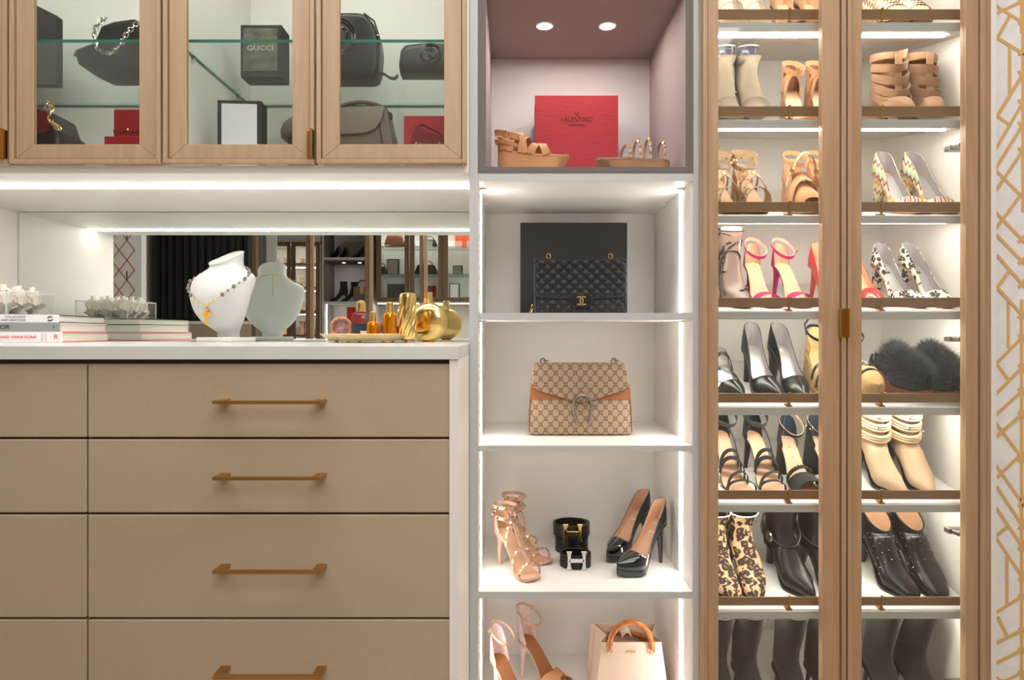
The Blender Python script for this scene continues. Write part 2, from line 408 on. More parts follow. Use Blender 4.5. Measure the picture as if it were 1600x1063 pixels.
# ---------------------------------------------------------------- glass door helper
def glass_door(parent, x0, x1, z0, z1, y0, th, stile, rail, m, glass=True, pull=None, pz=0, name='door', sr=None):
    """framed door with a raised lip, mitre lines, a pane and an edge pull (pull: 'r' or 'l'); y0 = front face"""
    sr = stile if sr is None else sr
    mb = MB(); lip = .011
    mb.box(x0, x0+lip, y0, y0+th, z0, z1); mb.box(x1-lip, x1, y0, y0+th, z0, z1)
    mb.box(x0+lip, x1-lip, y0, y0+th, z0, z0+lip); mb.box(x0+lip, x1-lip, y0, y0+th, z1-lip, z1)
    a, b = y0+.007, y0+th-.001
    g = .0022; lg = lip+g          # a fine groove parts the lip from the inner boards, mitred at the corners
    mb.box(x0+lip, x0+lg, y0+.014, b, z0+lip, z1-lip); mb.box(x1-lg, x1-lip, y0+.014, b, z0+lip, z1-lip); mb.box(x0+lg, x1-lg, y0+.014, b, z0+lip, z0+lg); mb.box(x0+lg, x1-lg, y0+.014, b, z1-lg, z1-lip)
    for q in (((x0+lg, z0+lg), (x0+stile, z0+rail), (x0+stile, z1-rail), (x0+lg, z1-lg)), ((x1-lg, z0+lg), (x1-sr, z0+rail), (x1-sr, z1-rail), (x1-lg, z1-lg)),
              ((x0+lg+.0006, z0+lg), (x1-lg-.0006, z0+lg), (x1-sr-.0006, z0+rail), (x0+stile+.0006, z0+rail)), ((x0+lg+.0006, z1-lg), (x1-lg-.0006, z1-lg), (x1-sr-.0006, z1-rail), (x0+stile+.0006, z1-rail))):
        mb.prism(q, a, b)
    o = mb.build(name, m, parent, smooth=False, bev=.0012)
    if glass:
        MB().box(x0+stile, x1-sr, y0+th*.45, y0+th*.45+.004, z0+rail, z1-rail).build('glass_pane', 'door_glass', o, smooth=False)
    if pull:
        xp = x1-.0035 if pull == 'r' else x0
        q = MB().box(xp, xp+.0035, y0-.022, y0+.004, pz-.037, pz+.037).box(xp-(.014 if pull == 'r' else 0), xp+(.0035 if pull == 'r' else .0175), y0-.001, y0+.0035, pz-.037, pz+.037)
        q.build('pull', 'brass', o, smooth=False, bev=.0006)
    return o
def pinholes(parent, x, ys, zs, side):
    mb = MB()
    for y in ys:
        for z in zs: mb.add([(x+side*.0006, y+.0025*math.cos(k*PI/3), z+.0025*math.sin(k*PI/3)) for k in range(6)], [tuple(range(6))])
    mb.build('pin_hole', 'black_print', parent, smooth=False)['kind'] = 'stuff'

# ---------------------------------------------------------------- glass-front wall cabinet above the niche
UB = ZE+.4167; UT = 2.6; UF = UB+.021; UW = NX1-NX0
def wall_cabinet(root, W, T, m, shelves, ndoor, zb, pulls=True, depth=NYB):
    """local x 0..W, y 0..depth, z 0..T (bottom at 0)"""
    MB().box(0, W, 0, depth, 0, .021).build('bottom_panel', 'white_panel', root, smooth=False, bev=.001)
    MB().box(0, W, 0, depth, T-.02, T).build('top_panel', 'white_panel', root, smooth=False)
    MB().box(.0, W, depth-.012, depth, .021, T-.02).build('back_panel', 'white_panel', root, smooth=False)
    for x in (0, W-.018):
        MB().box(x, x+.018, 0, depth-.012, .021, T-.02).build('side_panel', 'white_panel', root, smooth=False)
    pitch = W/ndoor
    for k in range(2, ndoor, 2):
        d = MB().box(k*pitch-.009, k*pitch+.009, .002, depth-.012, .021, T-.02).build('divider', 'white_panel', root, smooth=False)
        pinholes(d, k*pitch+.009, (.10, .40), [z for s in shelves for z in (s-.06, s+.035, s-.03, s+.005)], 1)
        pinholes(d, k*pitch-.009, (.10, .40), [z for s in shelves for z in (s-.06, s+.035)], -1)
    for s in shelves:
        for k in range(0, ndoor, 2):
            a, b = k*pitch+.011, min((k+2)*pitch, W)-.011
            g = MB().box(a, b, .031, depth-.014, s-.008, s).build('glass_shelf', 'shelf_glass', root, smooth=False)
            MB().box(a, b, .0300, .0309, s-.008, s).build('polished_edge', 'glass_edge', g, smooth=False)
            MB().box(a, b, depth-.0139, depth-.013, s-.008, s).build('rear_edge', 'glass_edge', g, smooth=False)
            for xe in (a-.0008, b): MB().box(xe, xe+.0008, .031, depth-.014, s-.008, s).build('side_edge', 'glass_edge', g, smooth=False)
            for yy in (.12, .42):
                for xx in (a-.001, b-.011):
                    MB().box(xx, xx+.012, yy-.005, yy+.005, s-.013, s-.0085).build('shelf_pin', 'steel', g, smooth=False)
    for k in range(ndoor):
        x0 = k*pitch+.0025+(.001 if k else .004); x1 = (k+1)*pitch-.0025-(.003 if k == ndoor-1 else 0)
        pl = None
        if pulls: pl = 'r' if k % 2 == 0 else None
        glass_door(root, x0, x1, zb, T-.01, -.022, .021, .058, .050, m, pull=pl, pz=zb+.047)
uc = thing('glass_wall_cabinet', 'wood framed glass wall cabinet of handbags above the mirror niche', 'cabinet', (NX0, 0, UB))
SHR = .775                                       # glass shelf above eye height
wall_cabinet(uc, UW, UT-UB, 'door_wood', [ZE+SHR-UB+.004, ZE+SHR-UB+.44], 4, .0215)
MB().box(.03, UW-.03, .03, .05, UT-UB-.024, UT-UB-.0205).build('led_strip', 'led_upper', uc, smooth=False)
led = MB().box(.0, UW-.002, .135, .165, -.004, 0).build('led_strip', 'led', uc, smooth=False)
# left end panel of the niche (seen through the mirror too)
struct('wall_return', MB().box(NX0-.03, NX0-.0005, 0, NYB, 0, UT), 'white_panel', 'white side panel closing the mirror niche at left')

# ---------------------------------------------------------------- dresser with drawers and countertop
YD = -.343; CT = ZE-.0266; CB = ZE-.0545
dr = thing('drawer_chest', 'tan leather fronted drawer chest with brass bar handles under the white countertop', 'dresser', (NX0, YD, 0))
DX1 = NX1; W_ = DX1-NX0
body = MB().box(0, W_-.019, .028, NYB-YD-.02, .08, CB).build('carcass', 'drawer_gap', dr, smooth=False)
MB().box(W_-.019, W_, .004, -YD-.001, 0, CB).build('end_panel', 'white_panel', dr, smooth=False, bev=.001)
MB().box(0, W_-.02, .06, .09, 0, .08).build('plinth', 'drawer_gap', dr, smooth=False)
YF = YD+.008; kd = kk(YF)
rows = [(569, 683.5), (687, 801.5), (805, 965.5), (969, 1130), (1133.5, 1300)]
cols = [(NX0+.004-NX0, WX(134.8, YF)-NX0), (WX(137.5, YF)-NX0, WX(710, YF)-NX0)]
for ci, (a, b) in enumerate(cols):
    for ri, (t0, t1) in enumerate(rows):
        zt, zb = RZ(t0, YF), RZ(t1, YF)
        d = MB().box(a, b, .008, .028, zb, zt).build('drawer', 'leather', dr, smooth=False, bev=.002)
        hx = (WX(333, YD-.03)+WX(502, YD-.03))/2-NX0 if ci else (a+b)/2
        py = (629, 748, 894, 1058, 1218)[ri]; zh = RZ(py, YD-.03)
        hw = .1105; y1 = .008; yf = -.034
        h = MB().box(hx-hw, hx+hw, yf, yf+.008, zh-.0036, zh+.0036)
        for sx in (-1, 1):
            xa = hx+sx*hw; xb = hx+sx*(hw-.02)
            h.box(min(xa, xb), max(xa, xb), yf+.008, y1, zh-.0036, zh+.0036)
        h.build('bar_handle', 'brass', d, smooth=False, bev=.0008)
ctp = MB().box(NX0, DX1, YD, -.001, CB, CT)
ctp.box(NX0, NX1-.0005, -.001, NYB-.004, CB, CT)
tag(ctp.build('countertop', 'counter', None, smooth=False, bev=.0008), 'pale grey white countertop slab on the leather drawer chest', 'countertop')
mr = thing('wall_mirror', 'frameless mirror along the back of the countertop niche', 'mirror', (NX0, NYB, CT))
MB().box(.002, UW-.001, -.004, -.0005, .001, UB-CT-.002).build('mirror_glass', 'mirror_glass', mr, smooth=False)
MB().box(0, UW, -.0005, .012, 0, UB-CT-.001).build('backing', 'charcoal', mr, smooth=False)

# ---------------------------------------------------------------- open display tower
TX0, TX1, TX2, TX3, TD = -.1117, -.0885, .4717, .487, .466
tw = thing('display_tower', 'open white lit display tower with fabric lined niche on top', 'shelving', (TX0, 0, 0))
def tb(name, m, *a, bev=.001, par=None): return MB().box(*a).build(name, m, par or tw, smooth=False, bev=bev, world=(par is None))
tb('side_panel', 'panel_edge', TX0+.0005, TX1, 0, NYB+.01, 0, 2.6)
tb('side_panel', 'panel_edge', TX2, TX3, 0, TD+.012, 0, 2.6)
tb('inner_liner', 'white_panel', TX1, TX1+.001, .006, TD, .085, ZE+.3967, bev=0)
tb('inner_liner', 'white_panel', TX2-.001, TX2, .006, TD, .085, ZE+.3967, bev=0)
tb('back_panel', 'white_panel', TX1, TX2, TD, TD+.012, .07, 2.6)
SH = [('shelf', ZE+.0533, .0185), ('shelf', ZE-.2933, .0155), ('shelf', ZE-.675, .0175), ('shelf', .085, .02)]
tb('shelf', 'white_panel', TX1, TX2, .0015, TD, ZE+.3967, ZE+.4183)
tb('edge_band', 'panel_edge', TX1, TX2, 0, .0014, ZE+.3967, ZE+.4183, bev=0)
for n, zt, th in SH:
    s = tb('shelf', 'white_panel', TX1+.0005, TX2-.0005, .0045, TD, zt-th, zt)
    b = tb('edge_band', 'panel_edge', TX1, TX2, .003, .0044, zt-th, zt, bev=0)
spans = [(SH[0][1], ZE+.3967), (SH[1][1], SH[0][1]-SH[0][2]), (SH[2][1], SH[1][1]-SH[1][2]), (SH[3][1], SH[2][1]-SH[2][2])]
for a, b in spans:
    tb('led_strip', 'led', TX1+.001, TX1+.0035, .115, .130, a+.001, b-.001, bev=0)
    tb('led_strip', 'led', TX2-.0035, TX2-.001, .115, .130, a+.001, b-.001, bev=0)
    for xx in (TX1, TX2):
        sg = 1 if xx < 0 else -1
        for yy in (.09, .30):
            q = MB().lathe([(0, -.004), (.009, -.004), (.009, 0), (0, 0)], 12, (xx+sg*.010, yy, b))
            q.build('shelf_support', 'trim_white', tw, world=True)
# fabric-lined niche
NF = ZE+.433; NT_ = ZE+.903; LX0, LX1 = -.068, .453; ND = .45
nf = MB()
nf.box(TX1, LX0, -.002, .004, ZE+.4183, 2.3); nf.box(LX1, TX2, -.002, .004, ZE+.4183, 2.3); nf.box(LX0, LX1, -.002, .004, ZE+.4183, NF); nf.box(LX0, LX1, -.002, .004, NT_, NT_+.06)
nf.build('niche_frame', 'grey_fabric', tw, smooth=False, world=True)
tb('niche_side', 'mauve_fabric', TX1+.001, LX0, .004, ND, NF, NT_, bev=0)
tb('niche_side', 'mauve_fabric', LX1, TX2-.001, .004, ND, NF, NT_, bev=0)
tb('niche_top', 'mauve_fabric', TX1+.001, TX2-.001, .004, ND, NT_, NT_+.02, bev=0)
tb('niche_floor', 'mauve_fabric', TX1+.001, TX2-.001, .004, ND, ZE+.4184, NF, bev=0)
tb('niche_back', 'niche_back', TX1+.001, TX2-.001, ND, TD-.001, NF, NT_+.02, bev=0)
tb('upper_shelf', 'white_panel', TX1, TX2, .002, TD, NT_+.06, NT_+.08)
for x in (.0957, .28):
    r = MB().lathe([(.017, -.0015), (.024, -.003), (.026, -.001), (.026, 0), (.017, 0)], 24, (x, .215, NT_)).build('recessed_light', 'trim_white', tw, world=True)
    q = MB().lathe([(0, -.002), (.017, -.002), (.017, -.0005), (0, -.0005)], 24, (x-TX0, .215, NT_)).build('lens', 'spot', r)

# ---------------------------------------------------------------- tall glass shoe cabinet with slanted shelves
SX0, SX1, SD = .4885, 1.235, .48
sc_ = thing('shoe_cabinet', 'tall wood framed glass cabinet with slanted lit shoe shelves', 'cabinet', (SX0, 0, 0))
def sb(name, m, *a, bev=0, par=None): return MB().box(*a).build(name, m, par or sc_, smooth=False, bev=bev, world=(par is None))
sb('side_panel', 'white_panel', SX0, SX0+.006, 0, SD, .03, 2.62)
sb('side_panel', 'white_panel', SX1-.004, SX1+.004, 0, SD, .03, 2.62)
sb('back_panel', 'white_panel', SX0, SX1+.004, SD, SD+.012, .03, 2.62)
sb('top_panel', 'white_panel', SX0, SX1+.004, 0, SD, 2.6, 2.62)
sb('bottom_panel', 'white_panel', SX0, SX1+.004, 0, SD, .01, .03)
sb('side_trim', 'tall_wood', SX1-.006, SX1+.0095, -.0035, -.0005, 0, 2.62)
SLOPE = math.atan(.107/.45); SY = .03
SHZ = [ZE+(521-y)/kk(SY) for y in (-115, 35, 187, 337, 487, 637, 789, 956, 1165)]
ROLL = Matrix.Rotation(SLOPE, 4, 'X')
def shelf_M(c): return Matrix.Translation((0, SY, SHZ[c])) @ ROLL
IX0, IX1 = SX0+.0065, SX1-.0045
CS = math.cos(SLOPE)
for c in range(9):
    Ms = shelf_M(c); th = .021
    mb = MB().box(IX0, IX1, .001, .445/CS, -th, 0); mb.xform(Ms)
    s = mb.build('slanted_shelf', 'white_panel', sc_, smooth=False, bev=.0015, world=True)
    mb = MB().box(IX0, IX1, -.0015, .0008, -th, -.001).xform(Ms); mb.build('edge_band', 'panel_edge', sc_, smooth=False, world=True)
    mb = MB().box(IX0, IX1-.045, .050, .066, -th-.004, -th-.0005).xform(Ms); mb.build('led_strip', 'led_shoe', sc_, smooth=False, world=True)
    rl = MB().box(IX0, IX1, .012, .015, .009, .035).xform(Ms).build('shoe_rail', 'rail_bronze', sc_, smooth=False, bev=.0006, world=True)
    for x in (.512, .738, .984, 1.215):
        b = MB().box(x-.0028, x+.0028, .0095, .012, .001, .036).box(x-.009, x+.006, .003, .024, .0003, .0035).box(x-.0028, x+.0028, .0095, .0165, .035, .0378)
        b.xform(Ms).build('rail_bracket', 'brass', sc_, smooth=False, world=True)
YT = -.034; TH = .030
def dx(px): return WX(px, YT)-SX0
d1 = glass_door(sc_, dx(1099), dx(1322.5), .04, 2.6, YT, TH, dx(1124)-dx(1099), .06, 'tall_wood', pull='r', pz=RZ(505, YT), sr=dx(1322.5)-dx(1287))
d2 = glass_door(sc_, dx(1325), dx(1540), .04, 2.6, YT, TH, dx(1349)-dx(1325), .06, 'tall_wood', pull=None, sr=dx(1540)-dx(1512))
for py in (-60, 235, 530, 826, 1062):
    z = RZ(py, .05); x = SX1-.004-SX0
    h = MB().box(x-.003, x, .02, .075, z-.018, z+.018).box(x-.076, x-.003, .024, .046, z-.0065, z+.0065).box(x-.070, x-.030, -.0025, .024, z-.005, z+.005)
    h.sphere((x-.006, .03, z+.013), .006, 8).sphere((x-.006, .03, z-.013), .006, 8)
    h.build('hinge', 'steel', sc_, smooth=False, bev=.0008)
# ---------------------------------------------------------------- shoe library: local x = heel to toe, z up, heel back at x = 0
TOES = {'point': [(.80, .030), (.90, .0165), (.97, .0065), (1, .0005)], 'almond': [(.80, .033), (.90, .024), (.97, .0125), (1, .0008)],
        'round': [(.80, .0365), (.90, .031), (.965, .020), (1, .001)], 'square': [(.80, .036), (.92, .030), (.985, .022), (1, .002)]}
class Last:
    def __init__(s, L=.19, h=.09, plat=0., toe='point', side=1, wide=1., th=.0062):
        s.L, s.h, s.plat, s.side, s.th = L, h, plat, side, th
        s.wp = [(0, .0015), (.008, .0085), (.03, .0165), (.07, .0225), (.13, .0260), (.30, .0228), (.45, .0250), (.60, .0340), (.70, .0365)]+TOES[toe]
        s.wp = [(a, b*wide) for a, b in s.wp]
        s.zp = [(0, h), (.12, h*.975), (.25, h*.85), (.40, h*.56), (.55, h*.22), (.67, h*.03), (.75, 0), (.90, .0), (1, .006)]
    def z(s, t): return pchip(s.zp, t)+s.plat+s.th
    def w(s, t): return pchip(s.wp, t)
    def yc(s, t): return s.side*(-.006*math.sin(PI*min(1, t*1.1))+.010*max(0, t-.7)/.3*.6)
    def x(s, t): return t*s.L
TS = [0, .008, .02, .04, .07, .10, .14, .18, .23, .28, .34, .40, .46, .52, .57, .62, .66, .70, .74, .78, .82, .86, .90, .93, .96, .98, 1]
def shell(mb, la, Hp, tlp, t0=0., t1=1., inset=0., nv=9, dz=0., p=.75):
    """foot shell: Hp dome height, tlp topline height (>= dome means closed)"""
    ts = [t0]+[t for t in TS if t0 < t < t1]+[t1]
    for sg in (-1, 1):
        rows = []
        for t in ts:
            H = max(pchip(Hp, t)-inset, .001); tl = pchip(tlp, t); w_ = max(la.w(t)-inset, .0004)
            am = PI/2 if tl >= H else math.asin(max(0, min(1, (tl/H)))**(1/p))
            row = []
            for j in range(nv):
                a = am*j/(nv-1)
                row.append((la.x(t)+(inset*.8 if t < .03 else -inset*.5 if t > .95 else 0), la.yc(t)+sg*w_*max(math.cos(a), 0)**p, la.z(t)+dz+H*math.sin(a)**p))
            rows.append(row)
        mb.grid(rows)
    return mb
def sole_slab(la, t0=0., t1=1., top=0., th=.004, k=1.0, grow=0.):
    rings = []
    ts = [t0]+[t for t in TS if t0 < t < t1]+[t1]
    for t in ts:
        w_ = la.w(t)*k+grow; z = la.z(t)+top; x = la.x(t)
        if t <= 0: x -= grow
        if t >= 1: x += grow
        th_ = th(t) if callable(th) else th
        rings.append([(x, la.yc(t)-w_, z), (x, la.yc(t)+w_, z), (x, la.yc(t)+w_, z-th_), (x, la.yc(t)-w_, z-th_)])
    return MB().loft(rings)
def heel_mesh(la, style='stiletto', x=None):
    mb = MB(); h = la.h+la.plat; n = 16
    if style == 'stiletto': st = [(1.0, .030, .026, .0215), (.93, .028, .024, .019), (.82, .021, .015, .0125), (.62, .0155, .0085, .0085), (.3, .0125, .0062, .0062), (0, .0115, .005, .0052)]
    elif style == 'block': st = [(1.0, .031, .028, .0235), (.8, .030, .0265, .0225), (.45, .028, .0245, .022), (0, .027, .0245, .022)]
    elif style == 'cone': st = [(1.0, .030, .026, .0215), (.8, .026, .021, .017), (.5, .022, .014, .0125), (0, .019, .010, .0095)]
    else: st = [(1.0, .031, .028, .023), (.6, .027, .021, .018), (.3, .024, .015, .014), (0, .023, .0145, .014)]
    rings = []
    for f, cx, rx, ry in st:
        ring = []
        for k in range(n):
            a = 2*PI*k/n; c, s_ = math.cos(a), math.sin(a); q = .6 if style == 'block' else .85
            px = cx+rx*math.copysign(abs(c)**q, c); py = ry*math.copysign(abs(s_)**q, s_)
            zz = f*h
            if f > .75:
                t = max(0, min(1, px/la.L)); zz = la.z(t)-la.th-(1-f)*h*.9+.0005
            ring.append((px, py, zz))
        rings.append(ring)
    return mb.loft(rings)
def wedge_mesh(la, k=.97, t1=.72):
    rings = []
    for t in [a for a in TS if a <= t1]+[t1]:
        w_ = la.w(t)*k; z = la.z(t)-la.th; x = la.x(t)
        u = max(0, t-.72)/.28; zb = min(z*.7, u*u*(.008+.4*la.plat)); xb = x-u*u*.4*la.plat
        rings.append([(x, la.yc(t)-w_, z), (x, la.yc(t)+w_, z), (xb, la.yc(t)+w_*(.96-.1*u), zb), (xb, la.yc(t)-w_*(.96-.1*u), zb)])
    return MB().loft(rings)
def mkheel(la, root, style, m):
    if style == 'wedge': wedge_mesh(la).build('wedge_heel', m, root)
    elif style: 
        h = heel_mesh(la, style).build('heel', m, root)
        if style in ('stiletto', 'cone'):
            pass
def pump(root, la, m, lin='nude_insole', ins=None, solem='black_smooth', heel='stiletto', heelm=None, tag_m=None, vamp=.70, ch=.058, peep=False, low=.022, toe_h=.021):
    Hp = [(0, ch*1.2), (.1, ch*1.3), (.25, ch*1.1), (.45, .055), (.60, .046), (.72, .040), (.82, .033), (.92, .024), (1, .012)]
    if toe_h != .021: Hp = Hp[:-3]+[(.82, toe_h*1.45), (.92, toe_h*1.05), (1, .012)]
    tl = [(0, ch), (.06, ch*.97), (.15, ch*.82), (.28, ch*.60), (.42, low*1.25), (vamp-.12, low), (vamp-.05, low*1.15), (vamp-.02, low*1.5), (vamp, .07), (1, .07)]
    t1 = .93 if peep else 1.
    u = shell(MB(), la, Hp, tl, 0, t1).build('upper', m, root, angle=50)
    so = u.modifiers.new('thick', 'SOLIDIFY'); so.thickness = .0012; so.offset = -1
    shell(MB(), la, Hp, tl, 0, min(t1, .9), inset=.0022).build('lining', lin, root, angle=50)
    sole_slab(la, .004, .97, .0012, .001, .93).build('insole', ins or lin, root, angle=50)
    if la.plat > 0:
        hh = la.plat
        sole_slab(la, .50, 1., -.0045, lambda t: max(.0035, min(hh, hh*(t-.48)/.18)) if t < .95 else hh*.8, .985).build('platform', m, root, angle=50)
    sole_slab(la, .0, 1., 0, .006, .98).build('sole', solem, root, angle=50)
    mkheel(la, root, heel, heelm or m)
    if tag_m:
        t = .25; q = MB(); q.add([(la.x(a), la.yc(a)+b, la.z(a)+.0026) for a, b in ((.16, -.010), (.16, .010), (.32, .010), (.32, -.010))], [(0, 1, 2, 3)]); q.build('insole_label', tag_m, root, smooth=False)
def footbed(root, la, ins, solem, edge=None, heel='stiletto', heelm=None, th=.005, plat_m=None):
    sole_slab(la, .0, 1., .0008, .0018, .96).build('insole', ins, root, angle=50)
    sole_slab(la, .0, 1., -.001, th, 1.0).build('sole', solem, root, angle=50)
    if la.plat > 0 and heel != 'wedge':
        hh = la.plat
        sole_slab(la, .45, 1., -.004, lambda t: max(.003, min(hh, hh*(t-.43)/.18)) if t < .95 else hh*.8, .985).build('platform', plat_m or solem, root, angle=50)
    if heel == 'wedge':
        wedge_mesh(la, .985, 1.0).build('wedge_heel', heelm or solem, root, angle=50)
    else: mkheel(la, root, heel, heelm or solem)
def cross(la, t0, H, width, t1=None, th=.0016, k=1.03, n=16, lift=0, skew=.0):
    """strap arching over the foot from side to side"""
    t1 = t0 if t1 is None else t1; pts = []; wd = []
    for i in range(n+1):
        a = PI*i/n; t = t0+(t1-t0)*i/n
        dzdx = (la.z(min(1, t+.02))-la.z(max(0, t-.02)))/(.04*la.L)
        d = Vector((1, 0, dzdx)).normalized()
        pts.append(Vector((la.x(t)+skew*math.sin(a), la.yc(t)+la.w(t)*k*math.cos(a)*(1 if abs(math.cos(a)) < .97 else 1), la.z(t)+lift+H*max(0, math.sin(a))**.75-.001)))
        wd.append(d)
    return MB().ribbon(pts, wd, width, th), pts, wd
def ankle(la, up, rx=.036, ry=.029, width=.009, cx=.036, tilt=-.25, th=.0016, n=28, a0=0, a1=2*PI):
    pts = []; wd = []
    for i in range(n if a1-a0 > 6.2 else n+1):
        a = a0+(a1-a0)*i/n; x = rx*math.cos(a)
        pts.append(Vector((cx+x, ry*math.sin(a), la.h+la.plat+up+tilt*x))); wd.append(Vector((.15*math.cos(a), .15*math.sin(a), 1)))
    return MB().ribbon(pts, wd, width, th, closed=(a1-a0 > 6.2)), pts, wd
def counter(la, ch, root, m, lin, t1=.24, low=.012, back=None):
    Hp = [(0, ch*1.15), (.1, ch*1.25), (.3, ch*1.2), (1, .03)]
    tl = [(0, ch), (.05, ch*.96), (.12, ch*.72), (t1, low), (1, .0)]
    u = shell(MB(), la, Hp, tl, 0, t1).build('heel_counter', m, root, angle=50)
    so = u.modifiers.new('thick', 'SOLIDIFY'); so.thickness = .001; so.offset = -1
    shell(MB(), la, Hp, tl, 0, t1, inset=.002).build('counter_lining', lin, root, angle=50)
def buckle(root, p, r, m='pale_gold', ax='y'):
    pts = arc(p, r, 0, 2*PI, 12, 'xz' if ax == 'y' else 'yz')[:-1]
    MB().tube(pts, r*.22, 6, closed=True).build('buckle', m, root)
def boot(root, keys, m, lin=None, solem='black_smooth', la=None, heel='cone', heelm=None, n=22, steps=30, lipm=None, flat=.55):
    """keys: (Ax, Az, Bx, Bz, halfwidth) rings from toe to shaft top, A front/top and B back/bottom"""
    K = len(keys); rings = []
    def ev(u): return [pchip([(i, k[j]) for i, k in enumerate(keys)], u) for j in range(5)]
    def ring(u, ins=0.):
        ax, az, bx, bz, w_ = ev(u); A = Vector((ax, 0, az)); B = Vector((bx, 0, bz)); c = (A+B)/2; hd = (A-B)/2
        if ins and hd.length > 1e-6: hd = hd*(1-ins/hd.length); w_ -= ins
        out = []
        for k in range(n):
            a = 2*PI*k/n; cc, ss = math.cos(a), math.sin(a)
            q = .62 if (ss < 0 and u < K*.45) else .9
            p = c+hd*math.copysign(abs(ss)**q, ss); yy = w_*math.copysign(abs(cc)**(.7 if u < K*.45 and ss < 0 else .95), cc)
            t = max(0, min(1, p.x/la.L)) if la else 0
            out.append(Vector((p.x, (la.yc(t)*(1 if u < K*.5 else .4) if la else 0)+yy, p.z)))
        return out
    for i in range(steps+1): rings.append(ring((K-1)*i/steps))
    body = MB().grid(rings, closed_v=True); o = len(body.v)-len(rings)*n
    body.f.append(tuple(o+k for k in range(n)))
    b = body.build('upper', m, root, angle=60)
    inner = [ring((K-1)*(1-.45*i/8), .0025) for i in range(9)]
    mb = MB().grid([rings[-1]]+inner, closed_v=True); mb.f.append(tuple(len(mb.v)-n+k for k in range(n)))
    mb.build('lining', lin or m, root, angle=60)
    if lipm:
        MB().tube(rings[-1], .0016, 6, closed=True).build('trim', lipm, root)
    if la:
        sole_slab(la, .0, 1., -.0005, .0055, 1.03).build('sole', solem, root, angle=50); mkheel(la, root, heel, heelm or solem)
    return b, rings
def boot_keys(L, h, H, sr=.045, toe='almond', instep=.0, w=.037, top_front=None, top_back=None):
    """H: shaft top above ground"""
    q = {'point': (.010, .62), 'almond': (.018, .8), 'round': (.026, .95)}[toe]
    return [(L*.997, .010, L*.997, .003, .002), (L*.985, .017, L*.985, .003, q[0]*.6), (L*.94, .026, L*.94, .003, q[0]*1.25), (L*.84, .038, L*.84, .004, w*q[1]),
            (L*.70, .055, L*.70, .005, w), (L*.56, .068+h*.24, L*.52, .006+h*.25, w*.93), (L*.48, .083+h*.44, L*.22, .006+h*.86, w*.84),
            (L*.45, .094+h*.62, .002, .010+h, w*.78), (L*.43, .106+h*.77, -.001, .040+h, w*.80),
            ((sr*2+.006+L*.43)/2, (H+.106+h*.77)/2, .004, (H+.040+h)/2, (w*.82+sr)/2), (sr*2+.008, top_front or H, .003, top_back or H, sr)]
def bootie_keys(L, h, front, back, w=.038):
    k = boot_keys(L, h, .2, .04, 'almond', w=w)[:6]
    return k+[(L*.49, .088+h*.38, L*.20, .006+h*.88, w*.88), (L*.45, front-.006, .003, .030+h, w*.86), (L*.44, front, -.002, back, w*.86)]
def shoe(name, label, group, M, scale=1.0):
    o = thing(name, label, 'shoe', group=group); place(o, M @ Matrix.Scale(scale, 4)); return o
def on_shelf(c, px, v, yaw=0, heel_back=None, L=.19):
    """shoe matrix on slanted shelf c; px is where the middle of the shoe shows, v the depth of its toe"""
    Y = SY+v+L*.5; X = WX(px, Y)
    a = math.radians(-90+yaw); ox = -math.cos(a)*L/2; oy = v+L/2-math.sin(a)*L/2
    return shelf_M(c) @ Matrix.Translation((X+ox, oy, .0006)) @ Matrix.Rotation(a, 4, 'Z')
def on_floor(z, heel, toe):
    """shoe on a level shelf from heel (x, y) toward toe (x, y)"""
    a = math.atan2(toe[1]-heel[1], toe[0]-heel[0]); return Matrix.Translation((heel[0], heel[1], z+.0006)) @ Matrix.Rotation(a, 4, 'Z')
# ---------------------------------------------------------------- shoes in the glass cabinet (shelf 0 is above the frame, shelf 8 below it)
def pair(name, labels, group, c, pxs, fn, v=.035, yaw=0, L=.19, scale=1.0, vs=None):
    for i, (px, lb) in enumerate(zip(pxs, labels)):
        vv = vs[i] if vs else v
        y = yaw[i] if isinstance(yaw, (tuple, list)) else yaw
        fn(shoe(name, lb, group, on_shelf(c, px, vv, y, L=L*scale), scale), 1 if i == 0 else -1)
# shelf 1 (top of the picture)
def clear_sandal(r, s):
    la = Last(.185, .09, .012, 'round', s); footbed(r, la, 'clear_sole', 'clear_sole', heel='block', heelm='clear_plastic')
    for t, H in ((.72, .045), (.55, .06), (.82, .035)): cross(la, t, H, .02)[0].build('strap', 'clear_plastic', r)
    a = ankle(la, .055); a[0].build('ankle_strap', 'pink_lining', r); cross(la, .64, .052, .004)[0].build('strap_edge', 'pink_lining', r)
pair('strappy_sandal', ['clear plastic strapped sandal at left end of top shoe shelf', 'clear plastic strapped sandal, right of its pair on top shoe shelf'], 'clear sandals', 1, (1137, 1172), clear_sandal)
def peach_pump(r, s):
    la = Last(.185, .085, 0, 'almond', s); pump(r, la, 'tan_suede', 'nude_insole', heel='block', ch=.06)
pair('suede_pump', ['tan suede pump, left of pair by top left rail bracket', 'tan suede pump, right of pair by top left rail bracket'], 'tan pumps on the top shelf', 1, (1228, 1264), peach_pump)
def woven(r, s):
    la = Last(.19, .05, .01, 'round', s); Hp = [(0, .06), (.3, .075), (.5, .07), (.7, .055), (.85, .04), (1, .015)]
    shell(MB(), la, Hp, [(0, .05), (.15, .05), (.3, .045), (.42, .035), (.5, .1), (1, .1)]).build('upper', 'zigzag', r, angle=50)
    sole_slab(la, .0, 1., .001, .002, .95).build('insole', 'nude_insole', r); wedge_mesh(la, .99, 1.).build('wedge_heel', 'brown_suede', r)
    for t in (.55, .64, .73, .82): cross(la, t, pchip(Hp, t)*1.02, .009, k=1.05)[0].build('woven_band', 'brown_suede', r)
